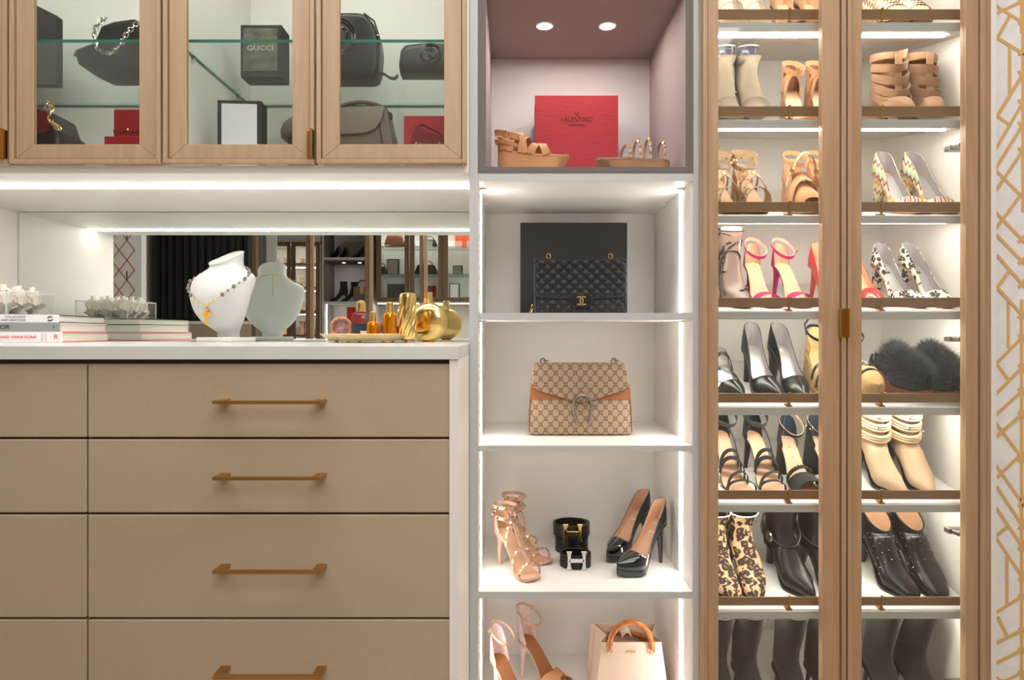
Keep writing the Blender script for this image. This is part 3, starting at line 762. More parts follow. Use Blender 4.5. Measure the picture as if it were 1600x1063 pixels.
pair('woven_wedge', ['multicolour woven wedge, left of pair on top right shelf', 'multicolour woven wedge, right of pair on top right shelf'], 'woven wedges', 1, (1376, 1412), woven, L=.19)
# shelf 2
def insert_boot(r, s):
    la = Last(.185, .075, .012, 'almond', s); L, h, H = .185, .087, .185
    boot(r, boot_keys(L, h, H, .036, 'almond', w=.034), 'taupe_suede', 'pink_lining', 'brown_suede', la, 'block', 'brown_suede')
    MB().lathe([(.0, .0), (.028, 0), (.029, .05), (.027, .052), (0, .052)], 20, (.045, 0, .158), 1.15, .95).build('plastic_insert', 'insert_plastic', r)
    rim = MB().tube([(.045+.033*math.cos(2*PI*k/20), .0275*math.sin(2*PI*k/20), .2105) for k in range(20)], .0012, 6, closed=True); rim.build('insert_rim', 'acrylic_edge', r)
    cross(la, .72, .05, .035, k=1.06)[0].build('toe_film', 'clear_plastic', r)
    for i in range(6): MB().sphere((.10+.008*i, s*-.034, .05-.004*i), .003, 6).build('crystal', 'silver', r)
pair('ankle_boot', ['taupe suede ankle boot with plastic insert at left end of second shoe shelf', 'taupe suede ankle boot with plastic insert, second from left on its shelf'], 'taupe suede boots', 2, (1132, 1168), insert_boot)
def tan_ankle(r, s):
    la = Last(.185, .10, 0, 'round', s); footbed(r, la, 'tan_insole', 'tan_suede', heel='block', heelm='tan_suede')
    counter(la, .075, r, 'tan_suede', 'brown_leather', .30, .02)
    ankle(la, .066, .038, .031, .016, tilt=-.55)[0].build('ankle_strap', 'tan_suede', r)
    cross(la, .34, .062, .016, .20)[0].build('strap', 'tan_suede', r); cross(la, .20, .062, .016, .34)[0].build('strap', 'tan_suede', r); cross(la, .78, .035, .04)[0].build('toe_strap', 'tan_suede', r)
pair('ankle_strap_sandal', ['tan ankle strap sandal, left of pair beside taupe boots', 'tan ankle strap sandal half hidden by the middle door frame'], 'tan ankle strap sandals', 2, (1243, 1280), tan_ankle, scale=.93)
def cut_bootie(r, s):
    la = Last(.18, .07, .012, 'almond', s); L, h = .18, .082
    K = boot_keys(L, h, .172, .042, 'almond', w=.036)
    b, rings = boot(r, K, 'brown_leather', 'brown_suede', 'brown_suede', la, 'block', 'brown_suede')
    bpy.data.objects.remove(b)
    for i in range(5):      # wide wrapped bands leaving slits
        z0 = .062+i*.028; pts = []; wd = []
        for k in range(29):
            a = 2*PI*k/28; f = i/4.
            cx = .082-.040*f; rx = .074-.028*f; ry = .038+.007*f
            pts.append(Vector((cx+rx*math.cos(a), ry*math.sin(a), z0+.006+(.058*(1-f)*-.55)*math.cos(a)+.010*math.sin(a*1)*s*1.2+(.012 if a > PI else 0)*math.sin(a)*-s))); wd.append(Vector((.1, 0, 1)))
        MB().ribbon(pts[:-1], wd[:-1], .021, .002, closed=True).build('band', 'brown_suede', r)
    MB().ribbon([Vector((.128, 0, .06)), Vector((.105, 0, .12)), Vector((.094, 0, .186))], [Vector((0, 1, 0))]*3, .020, .002).build('front_panel', 'brown_suede', r)
    Hp = [(0, .03), (.5, .05), (.75, .05), (.9, .035), (1, .014)]; shell(MB(), la, Hp, [(0, .02), (.3, .02), (.45, .06), (1, .1)]).build('vamp', 'brown_suede', r, angle=50)
pair('cutout_bootie', ['brown suede cut-out bootie, left of pair on second right shelf', 'brown suede cut-out bootie, right of pair on second right shelf'], 'brown cut-out booties', 2, (1388, 1436), cut_bootie, L=.18, scale=1.0)
# shelf 3
def stud_row(r, pts, wd, m='antique_silver', step=2, rad=.0032, ht=.003, name='stud', cz=None):
    mb = MB()
    for i in range(1, len(pts)-1, step):
        t = (pts[i+1]-pts[i-1]).normalized(); w_ = Vector(wd[i]); n = t.cross(w_).normalized()
        c = Vector((pts[i].x, 0, pts[i].z-.03)) if cz is None else cz
        if n.dot(pts[i]-c) < 0: n = -n
        mb.pyramid(pts[i]+n*.0008, n, w_, rad, ht)
    o = mb.build(name, m, r, smooth=False); o['kind'] = 'stuff'; return o
def glad(r, s):
    la = Last(.185, .07, .012, 'round', s); footbed(r, la, 'tan_insole', 'beige_suede', heel='wedge', heelm='beige_suede')
    for t0, t1, H in ((.86, .60, .055), (.60, .86, .055), (.70, .36, .075), (.36, .70, .075)):
        mb, p, w_ = cross(la, t0, H, .014, t1); mb.build('strap', 'beige_suede', r); stud_row(r, p, w_, 'black_print', 2, .0022, .0015)
    counter(la, .05, r, 'beige_suede', 'tan_insole', .25)
    for up, ti in ((.055, -.5), (.078, -.25)):
        mb, p, w_ = ankle(la, up, .042, .034, .014, tilt=ti); mb.build('ankle_strap', 'beige_suede', r); stud_row(r, p, w_, 'black_print', 3, .0022, .0015, cz=Vector((.04, 0, la.h+la.plat+up)))
    buckle(r, (.06, s*.034, la.h+la.plat+.06), .009)
pair('gladiator_sandal', ['beige studded gladiator sandal cut off by left door frame', 'beige studded gladiator sandal, second from left on third shelf'], 'beige gladiator sandals', 3, (1128, 1168), glad, yaw=4)
def tan_cross(r, s):
    la = Last(.185, .08, .01, 'round', s); footbed(r, la, 'tan_insole', 'tan_suede', heel='block', heelm='tan_suede')
    Hp = [(0, .06), (.3, .075), (.5, .072), (.7, .058), (.85, .042), (1, .016)]
    shell(MB(), la, Hp, [(0, 0), (.45, .0), (.52, .03), (.60, .06), (.66, .1), (1, .1)], .45, .93).build('vamp', 'tan_suede', r, angle=50)
    cross(la, .50, .078, .028, .72, k=1.06)[0].build('strap', 'tan_suede', r); cross(la, .72, .078, .028, .50, k=1.06)[0].build('strap', 'tan_suede', r)
    counter(la, .055, r, 'tan_suede', 'tan_insole', .28, .015)
    ankle(la, .06, .042, .033, .012, tilt=-.45)[0].build('ankle_strap', 'tan_suede', r)
    arch = [Vector((.105+.004*math.cos(a), .034*math.cos(a), la.h*.75+.02+.085*math.sin(a))) for a in [PI*i/16 for i in range(17)]]
    MB().ribbon(arch, [Vector((1, 0, -.4))]*17, .013, .0018).build('instep_loop', 'tan_suede', r)
    buckle(r, (.105, -.034, .115), .011)
pair('suede_sandal', ['tan suede crossed strap sandal, left of pair on third shelf', 'tan suede crossed strap sandal half behind the middle frame'], 'tan suede sandals', 3, (1247, 1284), tan_cross)
def zig(r, s):
    la = Last(.19, .095, 0, 'round', s); pump(r, la, 'zigzag', 'grey_lining', 'silver_insole', 'brown_suede', 'cone', 'zigzag', peep=True, vamp=.74)
    sole_slab(la, .0, .2, .0028, .001, .9).build('heel_pad', 'tan_insole', r)
pair('zigzag_pump', ['multicolour zigzag peep-toe pump, left of pair on third right shelf', 'multicolour zigzag peep-toe pump, right of pair on third right shelf'], 'zigzag pumps', 3, (1399, 1444), zig, yaw=(9, 9), scale=1.08)
# shelf 4
def lace_boot(r, s):
    la = Last(.19, .08, 0, 'almond', s); K = boot_keys(.19, .08, .200, .038, 'almond', w=.035)
    b, rings = boot(r, K, 'form_brown', 'grey_lining', 'mesh_lace', la, 'stiletto', 'mesh_lace')
    rr = random.Random(5+s)
    for q in range(22):
        i = rr.uniform(4, 26); k = rr.uniform(0, 22); di, dk = rr.uniform(-.55, .55), rr.uniform(-.5, .5); pts = []
        for st in range(20):
            i = max(1, min(29, i+di)); k += dk; di += rr.uniform(-.2, .2); dk += rr.uniform(-.16, .16)
            a = rings[int(i)][int(k) % 22]; b2 = rings[int(i)][(int(k)+1) % 22]; c = rings[int(i)+1][int(k) % 22]
            pts.append(a.lerp(b2, k-math.floor(k)).lerp(c, (i-int(i))*.5)+Vector((.0008, math.copysign(.0022, a.y), .0012)))
        MB().tube(pts, .0021, 5).build('lace_cord', 'mesh_lace', r)
    MB().tube(rings[-1], .002, 6, closed=True).build('trim', 'mesh_lace', r)
    MB().lathe([(0, 0), (.026, 0), (.03, .05), (.028, .08), (0, .08)], 16, (.045, 0, .13), 1.2, 1).build('paper_stuffing', 'white_card', r)
pair('lace_boot', ['sheer bootie netted with grey cord at left end of fourth shelf'], 'sheer corded boots', 4, (1142,), lace_boot)
def pink(r, s):
    la = Last(.19, .105, 0, 'round', s); footbed(r, la, 'tan_insole', 'pink', heel='stiletto', heelm='pink')
    counter(la, .06, r, 'pink', 'pink_lining', .17, .006)
    cross(la, .76, .034, .034, k=1.04)[0].build('toe_strap', 'pink', r)
    ankle(la, .055, .041, .033, .009, tilt=-.62)[0].build('ankle_strap', 'pink', r)
    ankle(la, .055, .0395, .0315, .0085, tilt=-.62)[0].build('strap_lining', 'pink_lining', r)
    buckle(r, (.05, -s*.034, la.h+.048), .0075)
pair('ankle_strap_sandal', ['pink glitter ankle strap sandal, left of pair on fourth shelf', 'pink glitter ankle strap sandal, right of pair on fourth shelf'], 'pink sandals', 4, (1186, 1232), pink, yaw=(5, 10), scale=.93)
def redp(r, s):
    la = Last(.19, .095, 0, 'almond', s); pump(r, la, 'red_shoe', 'tan_insole', 'tan_insole', 'tan', 'stiletto')
pair('pump', ['glossy red pump, left of pair half behind middle frame', 'glossy red pump with only its toe showing in right door'], 'red pumps', 4, (1292, 1340), redp, yaw=(6, 10))
def snow(r, s):
    la = Last(.195, .095, 0, 'almond', s); pump(r, la, 'snow_leopard', 'grey_lining', 'silver_insole', 'brown_suede', 'cone', 'snow_leopard', tag_m='black_print', vamp=.72)
pair('animal_print_pump', ['black and white animal print pump, left of pair', 'black and white animal print pump, right of pair'], 'animal print pumps', 4, (1396, 1440), snow, yaw=(12, 14))
# shelf 5
def blk_strap(r, s):
    la = Last(.185, .07, 0, 'point', s); pump(r, la, 'black_smooth', 'silver_insole', 'silver_insole', 'black_smooth', 'cone', low=.010, ch=.03)
    cross(la, .42, .055, .012, .30)[0].build('strap', 'black_smooth', r); cross(la, .66, .042, .010, .40)[0].build('strap', 'black_smooth', r)
pair('strap_pump', ['black strappy pointed pump at left end of fifth shelf'], 'black strap pumps', 5, (1135,), blk_strap, yaw=4)
def blk_pump(r, s):
    la = Last(.20, .095, 0, 'point', s); pump(r, la, 'black_smooth', 'grey_lining', 'silver_insole', 'black_smooth', 'cone', vamp=.66, ch=.066, tag_m='clear_tag' if s < 0 else None)
pair('pump', ['plain black pointed pump with silver lining, left of pair', 'plain black pointed pump with silver lining, right of pair'], 'black silver-lined pumps', 5, (1187, 1228), blk_pump, yaw=(5, 6), L=.20, scale=1.06)
def espad(r, s):
    la = Last(.185, .08, .022, 'round', s); footbed(r, la, 'straw', 'straw', heel='wedge', heelm='straw')
    counter(la, .058, r, 'straw', 'gold_soft', .26, .03); Hp = [(0, .06), (.5, .06), (.7, .05), (.85, .04), (1, .016)]
    shell(MB(), la, Hp, [(0, 0), (.5, .0), (.6, .03), (.7, .1), (1, .1)], .5, 1.).build('vamp', 'straw', r, angle=50)
    cross(la, .64, .056, .010, .58, k=1.05)[0].build('strap', 'black_smooth', r); cross(la, .7, .052, .008, .74, k=1.06)[0].build('strap', 'black_smooth', r)
    ankle(la, .055, .040, .032, .008, tilt=-.35)[0].build('ankle_strap', 'black_smooth', r)
    MB().ribbon([Vector((.03, -.032, la.h+.07)), Vector((.02, -.036, la.h+.10)), Vector((.035, -.03, la.h+.125))], [Vector((1, 0, 0))]*3, .007, .0015).build('strap_end', 'black_smooth', r)
    sole_slab(la, .0, 1., -.012, .006, 1.04).build('rope_band', 'straw', r)
pair('espadrille_wedge', ['straw espadrille wedge with black straps, left of middle frame', 'straw espadrille wedge showing right of middle frame beside fur slides'], 'straw espadrilles', 5, (1284, 1338), espad, yaw=(0, 8))
def fur_slide(r, s):
    la = Last(.20, .035, .022, 'round', s, 1.12); footbed(r, la, 'charcoal', 'cork', heel='wedge', heelm='cork')
    Hp = [(0, .03), (.23, .045), (.36, .080), (.55, .088), (.75, .080), (.9, .062), (1, .04)]
    b = shell(MB(), la, Hp, [(0, 0), (.20, 0), (.24, .1), (1, .1)], .23, .985).build('vamp', 'black_suede', r, angle=60)
    hair = MB(); rr = random.Random(s+3)
    for q in range(6500):
        t = rr.uniform(.23, .985); a = rr.uniform(.06, PI-.06); H = pchip(Hp, t); y = la.yc(t)+la.w(t)*math.cos(a); z = la.z(t)+H*math.sin(a)**.75
        p = Vector((la.x(t), y, z)); n = Vector((rr.uniform(-.5, .7), math.cos(a)+rr.uniform(-.5, .5), math.sin(a)*1.1+rr.uniform(-.5, .3))).normalized()*rr.uniform(.014, .032)
        sd = Vector((rr.uniform(-1, 1), rr.uniform(-1, 1), rr.uniform(-1, 1))).normalized()*.0008
        hair.add([p-sd, p+sd, p+n+Vector((rr.uniform(-.003, .003), rr.uniform(-.003, .003), -.002))], [(0, 1, 2)])
    hair.build('fur', 'black_fur', r, smooth=False)['kind'] = 'stuff'
    cn = shell(MB(), la, [(0, .03), (1, .03)], [(0, .022), (.1, .02), (.3, .004), (1, 0)], 0, .3).build('heel_rim', 'dark_brown_leather', r)
pair('fur_slide', ['black furry slide on cork sole, left of pair', 'black furry slide on cork sole, right of pair'], 'black fur slides', 5, (1399, 1447), fur_slide, yaw=(12, 12), L=.20, scale=1.0)
# shelf 6
def stiletto_strappy(r, s):
    la = Last(.20, .105, 0, 'round', s, .95); footbed(r, la, 'nude_insole', 'black_smooth', heel='stiletto', heelm='black_smooth')
    counter(la, .066, r, 'black_suede', 'black_smooth', .20, .008)
    for t0, t1, H, w_ in ((.90, .78, .030, .010), (.68, .80, .045, .010), (.62, .54, .055, .011), (.54, .50, .060, .010)): cross(la, t0, H, w_, t1)[0].build('strap', 'black_suede', r)
    cross(la, .50, .07, .010, .16, n=16)[0].build('strap', 'black_suede', r)
    ankle(la, .066, .040, .033, .011, tilt=-.45)[0].build('ankle_strap', 'black_suede', r)
pair('strappy_stiletto', ['black strappy stiletto cut off by left frame on sixth shelf', 'black strappy stiletto, second from left on sixth shelf'], 'black strappy stilettos', 6, (1140, 1188), stiletto_strappy, yaw=(8, 8), L=.20, scale=1.03)
def block_sandal(r, s):
    la = Last(.19, .09, 0, 'round', s); footbed(r, la, 'tan_insole', 'black_suede', heel='block', heelm='black_suede')
    counter(la, .066, r, 'black_suede', 'navy', .27, .012)
    cross(la, .78, .036, .052, k=1.05)[0].build('toe_strap', 'black_suede', r)
    fr = [Vector((la.x(.63)+.003*math.sin(i*2.1), la.yc(.63)+la.w(.63)*1.05*math.cos(PI*i/40), la.z(.63)+.043*max(0, math.sin(PI*i/40))**.75+.0015*math.sin(i*1.7))) for i in range(41)]
    MB().ribbon(fr, [Vector((1, 0, -.4))]*41, .010, .0022).build('ruffle', 'black_suede', r)
    ankle(la, .058, .040, .033, .007, tilt=-.6)[0].build('ankle_strap', 'black_smooth', r); ankle(la, .058, .0388, .0318, .0065, tilt=-.6)[0].build('strap_lining', 'tan_insole', r)
    buckle(r, (.05, s*.034, la.h+.052), .0065, 'silver')
    for i, ch in enumerate('AVUV'[:3]): text('ave'[i], .010, 'black_print', r, (la.x(.50-.12*i), la.yc(.4), la.z(.50-.12*i)+.0022), (0, .35, PI/2), 'insole_print')
pair('block_heel_sandal', ['black block heel sandal with ruffled toe strap, left of pair', 'black block heel sandal half behind the middle frame'], 'black block heel sandals', 6, (1244, 1292), block_sandal, yaw=(6, 12), scale=1.04)
def wrap_bootie(r, s):
    la = Last(.20, .085, 0, 'point', s); b, rings = boot(r, boot_keys(.20, .085, .212, .044, 'point', w=.037), 'cream_fabric', 'nude_insole', 'black_smooth', la, 'cone', 'black_smooth')
    for z, rx in ((.135, .054), (.166, .050), (.196, .049)):
        pts = []; 
        for k in range(30):
            a = 2*PI*k/30; pts.append(Vector((.048+rx*math.cos(a), .9*rx*math.sin(a)*.93, z-.012*math.cos(a)+.001*math.sin(3*a))))
        for dz in (-.007, 0, .007): MB().tube([p+Vector((0, 0, dz)) for p in pts], .0048, 6, closed=True).build('wrap_band', 'cream_fabric', r)
        MB().sphere((.096, -.018, z-.010), .0045, 8).build('pearl', 'silver', r)
        MB().ribbon([Vector((.048+1.06*rx*math.cos(a), .9*rx*1.06*math.sin(a)*.93, z-.026-.012*math.cos(a))) for a in (2.2*-1, -1.9, -1.6, -1.3)], [Vector((0, 0, 1))]*4, .012, .002).build('elastic_strip', 'charcoal', r)
    buckle(r, (.075, .046, .130), .009, 'silver')
pair('wrap_bootie', ['cream wrapped bootie with pearl studs, left of pair', 'cream wrapped bootie with pearl studs, right of pair'], 'cream booties', 6, (1369, 1416), wrap_bootie, yaw=(10, 10), L=.20, scale=1.03)
# shelf 7
def leo_boot(r, s):
    la = Last(.20, .07, 0, 'almond', s); boot(r, boot_keys(.20, .07, .19, .042, 'almond', w=.038), 'leopard', 'black_smooth', 'black_smooth', la, 'stiletto', 'black_smooth', lipm='trim_white')
pair('leopard_bootie', ['leopard print bootie cut off by left door frame', 'leopard print bootie, right of pair on seventh shelf'], 'leopard booties', 7, (1122, 1161), leo_boot, yaw=(5, 5), L=.20, scale=1.02)
def buckle_boot(r, s):
    la = Last(.205, .07, 0, 'point', s); boot(r, boot_keys(.205, .07, .20, .044, 'point', w=.039), 'black_leather', 'black_smooth', 'black_smooth', la, 'cone', 'black_smooth')
    pts = [Vector((.050+.056*math.cos(a), .044*math.sin(a), .118-.030*math.cos(a)+.008*math.sin(a))) for a in [2*PI*k/28 for k in range(28)]]
    MB().ribbon(pts, [Vector((.3, 0, 1))]*28, .026, .0025, closed=True).build('ankle_strap', 'black_leather', r)
    MB().lathe([(0, -.002), (.012, -.002), (.014, 0), (.012, .003), (0, .003)], 18).xform(Matrix.Translation((.066, -s*.0425*1-.001*s, .112)) @ Matrix.Rotation(s*PI/2, 4, 'X')).build('round_buckle', 'steel', r)
pair('buckle_boot', ['black pointed ankle boot with strap and round buckle', 'black pointed ankle boot half behind the middle frame'], 'black buckle boots', 7, (1230, 1282), buckle_boot, yaw=(12, 12), L=.205, scale=1.06)
def stud_boot(r, s):
    la = Last(.205, .08, 0, 'almond', s); b, rings = boot(r, bootie_keys(.205, .08, .128, .185), 'black_smooth', 'tan_insole', 'black_smooth', la, 'cone', 'black_smooth')
    mb = MB()
    for i in (17, 19, 21, 23, 25):
        for k in range(22):
            if (i+k) % 2: p = rings[i][k]; mb.sphere(p+Vector((0, math.copysign(.0008, p.y), 0)), .0019, 6)
    mb.build('stud', 'silver', r)['kind'] = 'stuff'
    MB().tube(rings[-1], .002, 6, closed=True).build('trim', 'black_leather', r)
pair('studded_bootie', ['black bootie with tiny silver studs, left of pair', 'black bootie with tiny silver studs, right of pair'], 'black studded booties', 7, (1380, 1428), stud_boot, yaw=(10, 10), L=.205, scale=1.1)
# shelf 8 (tops of tall boots at the bottom edge)
def tall_boot(r, s):
    la = Last(.20, .07, 0, 'almond', s); boot(r, boot_keys(.20, .07, .295, .045, 'almond', w=.038, top_front=.280, top_back=.300), 'black_suede', 'black_smooth', 'black_smooth', la, 'stiletto', 'black_smooth')
    MB().tube([(.088, 0, .10+.02*i) for i in range(8)], .001, 5).build('zip', 'charcoal', r)
pair('tall_boot', ['black suede boot cut off at bottom left of shoe cabinet', 'black suede boot at bottom, right of its pair'], 'black suede boots', 8, (1124, 1168), tall_boot, v=.03, yaw=4, L=.20)
pair('pointed_boot', ['black boot with pale top trim at bottom beside middle frame', 'black boot at bottom half behind the middle frame'], 'trimmed black boots', 8, (1238, 1288), lambda r, s: (tall_boot(r, s)), v=.03, yaw=8, L=.20)
pair('tall_boot', ['black tall boot at bottom right, left of pair', 'black tall boot at bottom right, right of pair'], 'black boots bottom right', 8, (1383, 1432), tall_boot, v=.03, yaw=8, L=.20, scale=1.04)
# ---------------------------------------------------------------- bag and box helpers
def puff(outline, y0, y1, r=.01, k=4, mid=None):
    """solid with rounded edges: outline in xz swept from y0 to y1"""
    cx = sum(p[0] for p in outline)/len(outline); cz = sum(p[1] for p in outline)/len(outline)
    hw = max(abs(p[0]-cx) for p in outline); hh = max(abs(p[1]-cz) for p in outline); rings = []
    prof = [(y0+r*(1-math.sin(PI/2*i/k)), r*(1-math.cos(PI/2*(i/k)))) for i in range(k, -1, -1)]
    prof = [(y0+r*(1-math.cos(PI/2*i/k)), r*(1-math.sin(PI/2*i/k))) for i in range(k+1)]
    prof += [(y1-(y-y0), ins) for y, ins in reversed(prof)]
    for y, ins in prof: rings.append([(cx+(x-cx)*(1-ins/hw), y, cz+(z-cz)*(1-ins/hh)) for x, z in outline])
    return MB().loft(rings)
def rrect(w_, h, r, n=4, z0=0, top=None):
    """rounded rectangle outline standing on z0; top: width at top"""
    t = w_ if top is None else top; out = []
    for cx, cz, a0 in ((w_/2-r, z0+r, -PI/2), (t/2-r, z0+h-r, 0), (-t/2+r, z0+h-r, PI/2), (-w_/2+r, z0+r, PI)):
        for i in range(n+1):
            a = a0+PI/2*i/n; out.append((cx+r*math.cos(a), cz+r*math.sin(a)))
    return out
def chain(parent, pts, r, m, link=2.6, name='chain_link'):
    """links along a polyline, each a small torus turned a quarter; one part"""
    P = [Vector(p) for p in pts]; seg = [(P[i+1]-P[i]).length for i in range(len(P)-1)]; tot = sum(seg); n = max(2, int(tot/(r*link))); mb = MB()
    for k in range(n):
        d = tot*(k+.5)/n; i = 0
        while i < len(seg)-1 and d > seg[i]: d -= seg[i]; i += 1
        c = P[i].lerp(P[i+1], min(1, d/seg[i])); t = (P[i+1]-P[i]).normalized(); u = t.orthogonal().normalized()
        if k % 2: u = t.cross(u)
        mb.tube([c+t*r*1.55*math.cos(2*PI*j/8)+u*r*math.sin(2*PI*j/8) for j in range(8)], r*.3, 5, closed=True)
    o = mb.build(name, m, parent); o['kind'] = 'stuff'; return o
def box_thing(name, label, loc, w_, d, h, m, rotz=0, lid=None, group=None, cat='box', tilt=0):
    t = thing(name, label, cat, loc, (tilt, 0, rotz), group)
    if lid:
        MB().box(-w_/2+.0015, w_/2-.0015, .0015, d-.0015, 0, h-lid).build('base', m, t, smooth=False, bev=.001)
        MB().box(-w_/2, w_/2, 0, d, h-lid-.012, h).build('lid', m, t, smooth=False, bev=.0012)
    else:
        MB().box(-w_/2, w_/2, 0, .012, 0, h).build('lid', m, t, smooth=False, bev=.0012)
        MB().box(-w_/2+.0015, w_/2-.0015, .0125, d, .0015, h-.0015).build('base', m, t, smooth=False, bev=.001)
    return t
# ---------------------------------------------------------------- top niche of the tower
nz = NF+.0003
rb = box_thing('shoe_box', 'red textured shoe box standing upright in the fabric lined niche', (WX(901, .30), .30, nz), .255, .10, RZ(149, .30)-nz, 'red_card')
zt = RZ(187, .30)-nz; xo = WX(901, .30)
text('VALENTINO', .021, 'deboss', rb, (0, -.0003, zt), name='lettering', sx=.86); text('GARAVANI', .010, 'deboss', rb, (0, -.0003, zt-.017), name='lettering')
tv = MB()
for a, b in (((-.006, .030), (0, .018)), ((.006, .030), (0, .018)), ((0, .018), (.007, .018))): seg2d(tv, (a[0], zt+a[1]-.006), (b[0], zt+b[1]-.006), .0016, -.0006, .0)
tv.build('emblem', 'deboss', rb, smooth=False)
# tan cut-out wedge sandal, toe to the right
la = Last(.20, .020, .044, 'round', 1, 1.05)
r = shoe('wedge_sandal', 'tan cut-out leather wedge sandal left of the red box', None, on_floor(nz, (WX(778, .12), .135), (WX(872, .06), .10)))
footbed(r, la, 'tan_insole', 'tan', heel='wedge', heelm='tan_suede')
for t0, t1, H, w_ in ((.72, .50, .036, .022), (.50, .72, .038, .020), (.46, .36, .050, .018), (.42, .20, .060, .016), (.20, .42, .060, .016)): cross(la, t0, H, w_, t1, k=1.05)[0].build('strap', 'tan', r)
counter(la, .045, r, 'tan', 'tan_insole', .22, .02)
for up, ti, wd_ in ((.026, -.3, .010), (.050, -.3, .016)): ankle(la, up, .044, .033, wd_, tilt=ti)[0].build('ankle_strap', 'tan', r)
buckle(r, (.03, -.034, la.h+la.plat+.05), .009)
# flat sandal with studded arches, toe to the left
la = Last(.21, .006, .024, 'round', -1, 1.1)
r = shoe('flat_sandal', 'taupe flat sandal with studded arched straps right of the red box', None, on_floor(nz, (WX(1046, .09), .10), (WX(950, .05), .052)), 1.0)
footbed(r, la, 'taupe_suede', 'brown_suede', heel='wedge', heelm='brown_suede')
for t0, H in ((.66, .040), (.50, .052), (.34, .060), (.14, .054)):
    mb, p, w_ = cross(la, t0, H, .007, t0-.05, k=1.05); mb.build('strap', 'nude', r); stud_row(r, p, w_, 'pale_gold', 2, .004, .006)
# ---------------------------------------------------------------- quilted bag cell
z1 = SH[0][1]+.0003
bx = box_thing('gift_box', 'flat matte black box standing behind the quilted bag', (WX(896.5, .36), .36, z1), 167/kk(.36), .085, RZ(348, .36)-z1, 'black_card')
qb = thing('quilted_handbag', 'black quilted leather flap bag with gold clasp and eyelets', 'handbag', (WX(905, .20), .20, z1))
BW, BH = .262, .165
puff(rrect(BW, BH-.012, .014, 4), -.028, .04, .012).build('body', 'black_leather', qb, angle=60)
def quilt_panel(x0, x1, zf, y0, nx, nz_, amp=.004, top_roll=0):
    rows = []
    for j in range(nz_+1):
        row = []
        for i in range(nx+1):
            x = x0+(x1-x0)*i/nx; z0_, z1_ = zf(x); v = j/nz_; z = z0_+(z1_-z0_)*v
            a, b = x/.0316+z/.029, x/.0316-z/.029
            q = (abs(math.sin(PI*a))*abs(math.sin(PI*b)))**.36*amp
            ed = min(1, (x-x0)/.008, (x1-x)/.008, (z-z0_)/.006+.0); ed = max(0, ed)**.5
            yy = y0-q*ed
            if top_roll and v > .90: s_ = (v-.90)/.10; yy += top_roll*s_*s_; z -= .004*s_*s_
            row.append((x, yy, z))
        rows.append(row)
    return MB().grid(rows)
quilt_panel(-BW/2+.003, BW/2-.003, lambda x: (.004, .064), -.0285, 200, 50).build('front_quilting', 'quilt_leather', qb, angle=80)
flap = quilt_panel(-BW/2, BW/2, lambda x: (.054-.006*(1-abs(x)/(BW/2))**.5 if abs(x) < BW/2 else .054, BH), -.034, 240, 100, top_roll=.04).build('flap', 'quilt_leather', qb, angle=80)
so = flap.modifiers.new('thick', 'SOLIDIFY'); so.thickness = .003; so.offset = 1
MB().tube([(-BW/2, -.034, BH-.006), (-BW/2, -.035, .058), (-BW/2+.006, -.036, .0515), (0, -.036, .0465), (BW/2-.006, -.036, .0515), (BW/2, -.035, .058), (BW/2, -.034, BH-.006)], .0016, 6).build('flap_piping', 'charcoal', flap)
for sx in (-1, 1): MB().tube([(sx*(BW/2-.002), -.03, .008), (sx*(BW/2-.001), -.031, .06)], .0014, 6).build('body_piping', 'charcoal', qb)
puff([(x+.002, z) for x, z in rrect(.060, .042, .015, 5, .020)], -.0405, -.034, .002).build('clasp_tongue', 'black_leather', qb)
cl = MB()
for sx in (-1, 1):
    pts = [Vector((.002+sx*.0058+.0100*math.cos(a+(0 if sx > 0 else PI)), -.0425, .039+.0115*math.sin(a+(0 if sx > 0 else PI)))) for a in [.85+(2*PI-1.7)*i/16 for i in range(17)]]
    cl.ribbon(pts, Vector((0, 1, 0)), .003, .0034)
cl.build('clasp', 'gold', qb)
for px in (857, 954):
    x = (px-905)/kk(.2); e = MB().lathe([(.0, .0), (.0085, .0), (.009, .002), (.006, .004), (.0, .004)], 16, (x, .0, BH-.004)); e.tube([(x+.006*math.cos(2*PI*k/10), 0, BH+.006+.007*math.sin(2*PI*k/10)) for k in range(10)], .002, 6, closed=True); e.build('eyelet', 'gold', qb)
chain(qb, [(-BW/2-.003, -.01, .03), (-BW/2-.008, -.014, .016), (-BW/2-.012, -.018, .006)], .0045, 'gold')
# ---------------------------------------------------------------- monogram bag cell
z2 = SH[1][1]+.0003
mbag = thing('monogram_handbag', 'beige monogram canvas flap bag with brown suede sides and horseshoe clasp', 'handbag', (WX(907, .17), .17, z2))
MW, MT, MH = .296, .270, .208
kf = kk(.17); mx = lambda px: (px-907)/kf; mz = lambda py: RZ(py, .17)-z2
rings = []
for z, hw, f, b in ((.002, .140, .0, .085), (.006, MW/2, -.003, .090), (.06, .146, -.002, .086), (.14, .141, .006, .072), (.195, MT/2, .014, .054), (.204, .130, .020, .048)):
    rings.append([(x, y, z) for x, y in ((-hw, b), (-hw-.0, (f+b)/2), (-hw, f+.004), (-hw+.006, f), (hw-.006, f), (hw, f+.004), (hw, (f+b)/2), (hw, b), (0, b+.004))])
MB().loft(rings).build('body', 'monogram', mbag, angle=50, bev=.002)
tp = lambda z: pchip([(.006, -.003), (.06, -.002), (.14, .006), (.195, .014)], z)
sz0, sz1 = mz(625), mz(600)
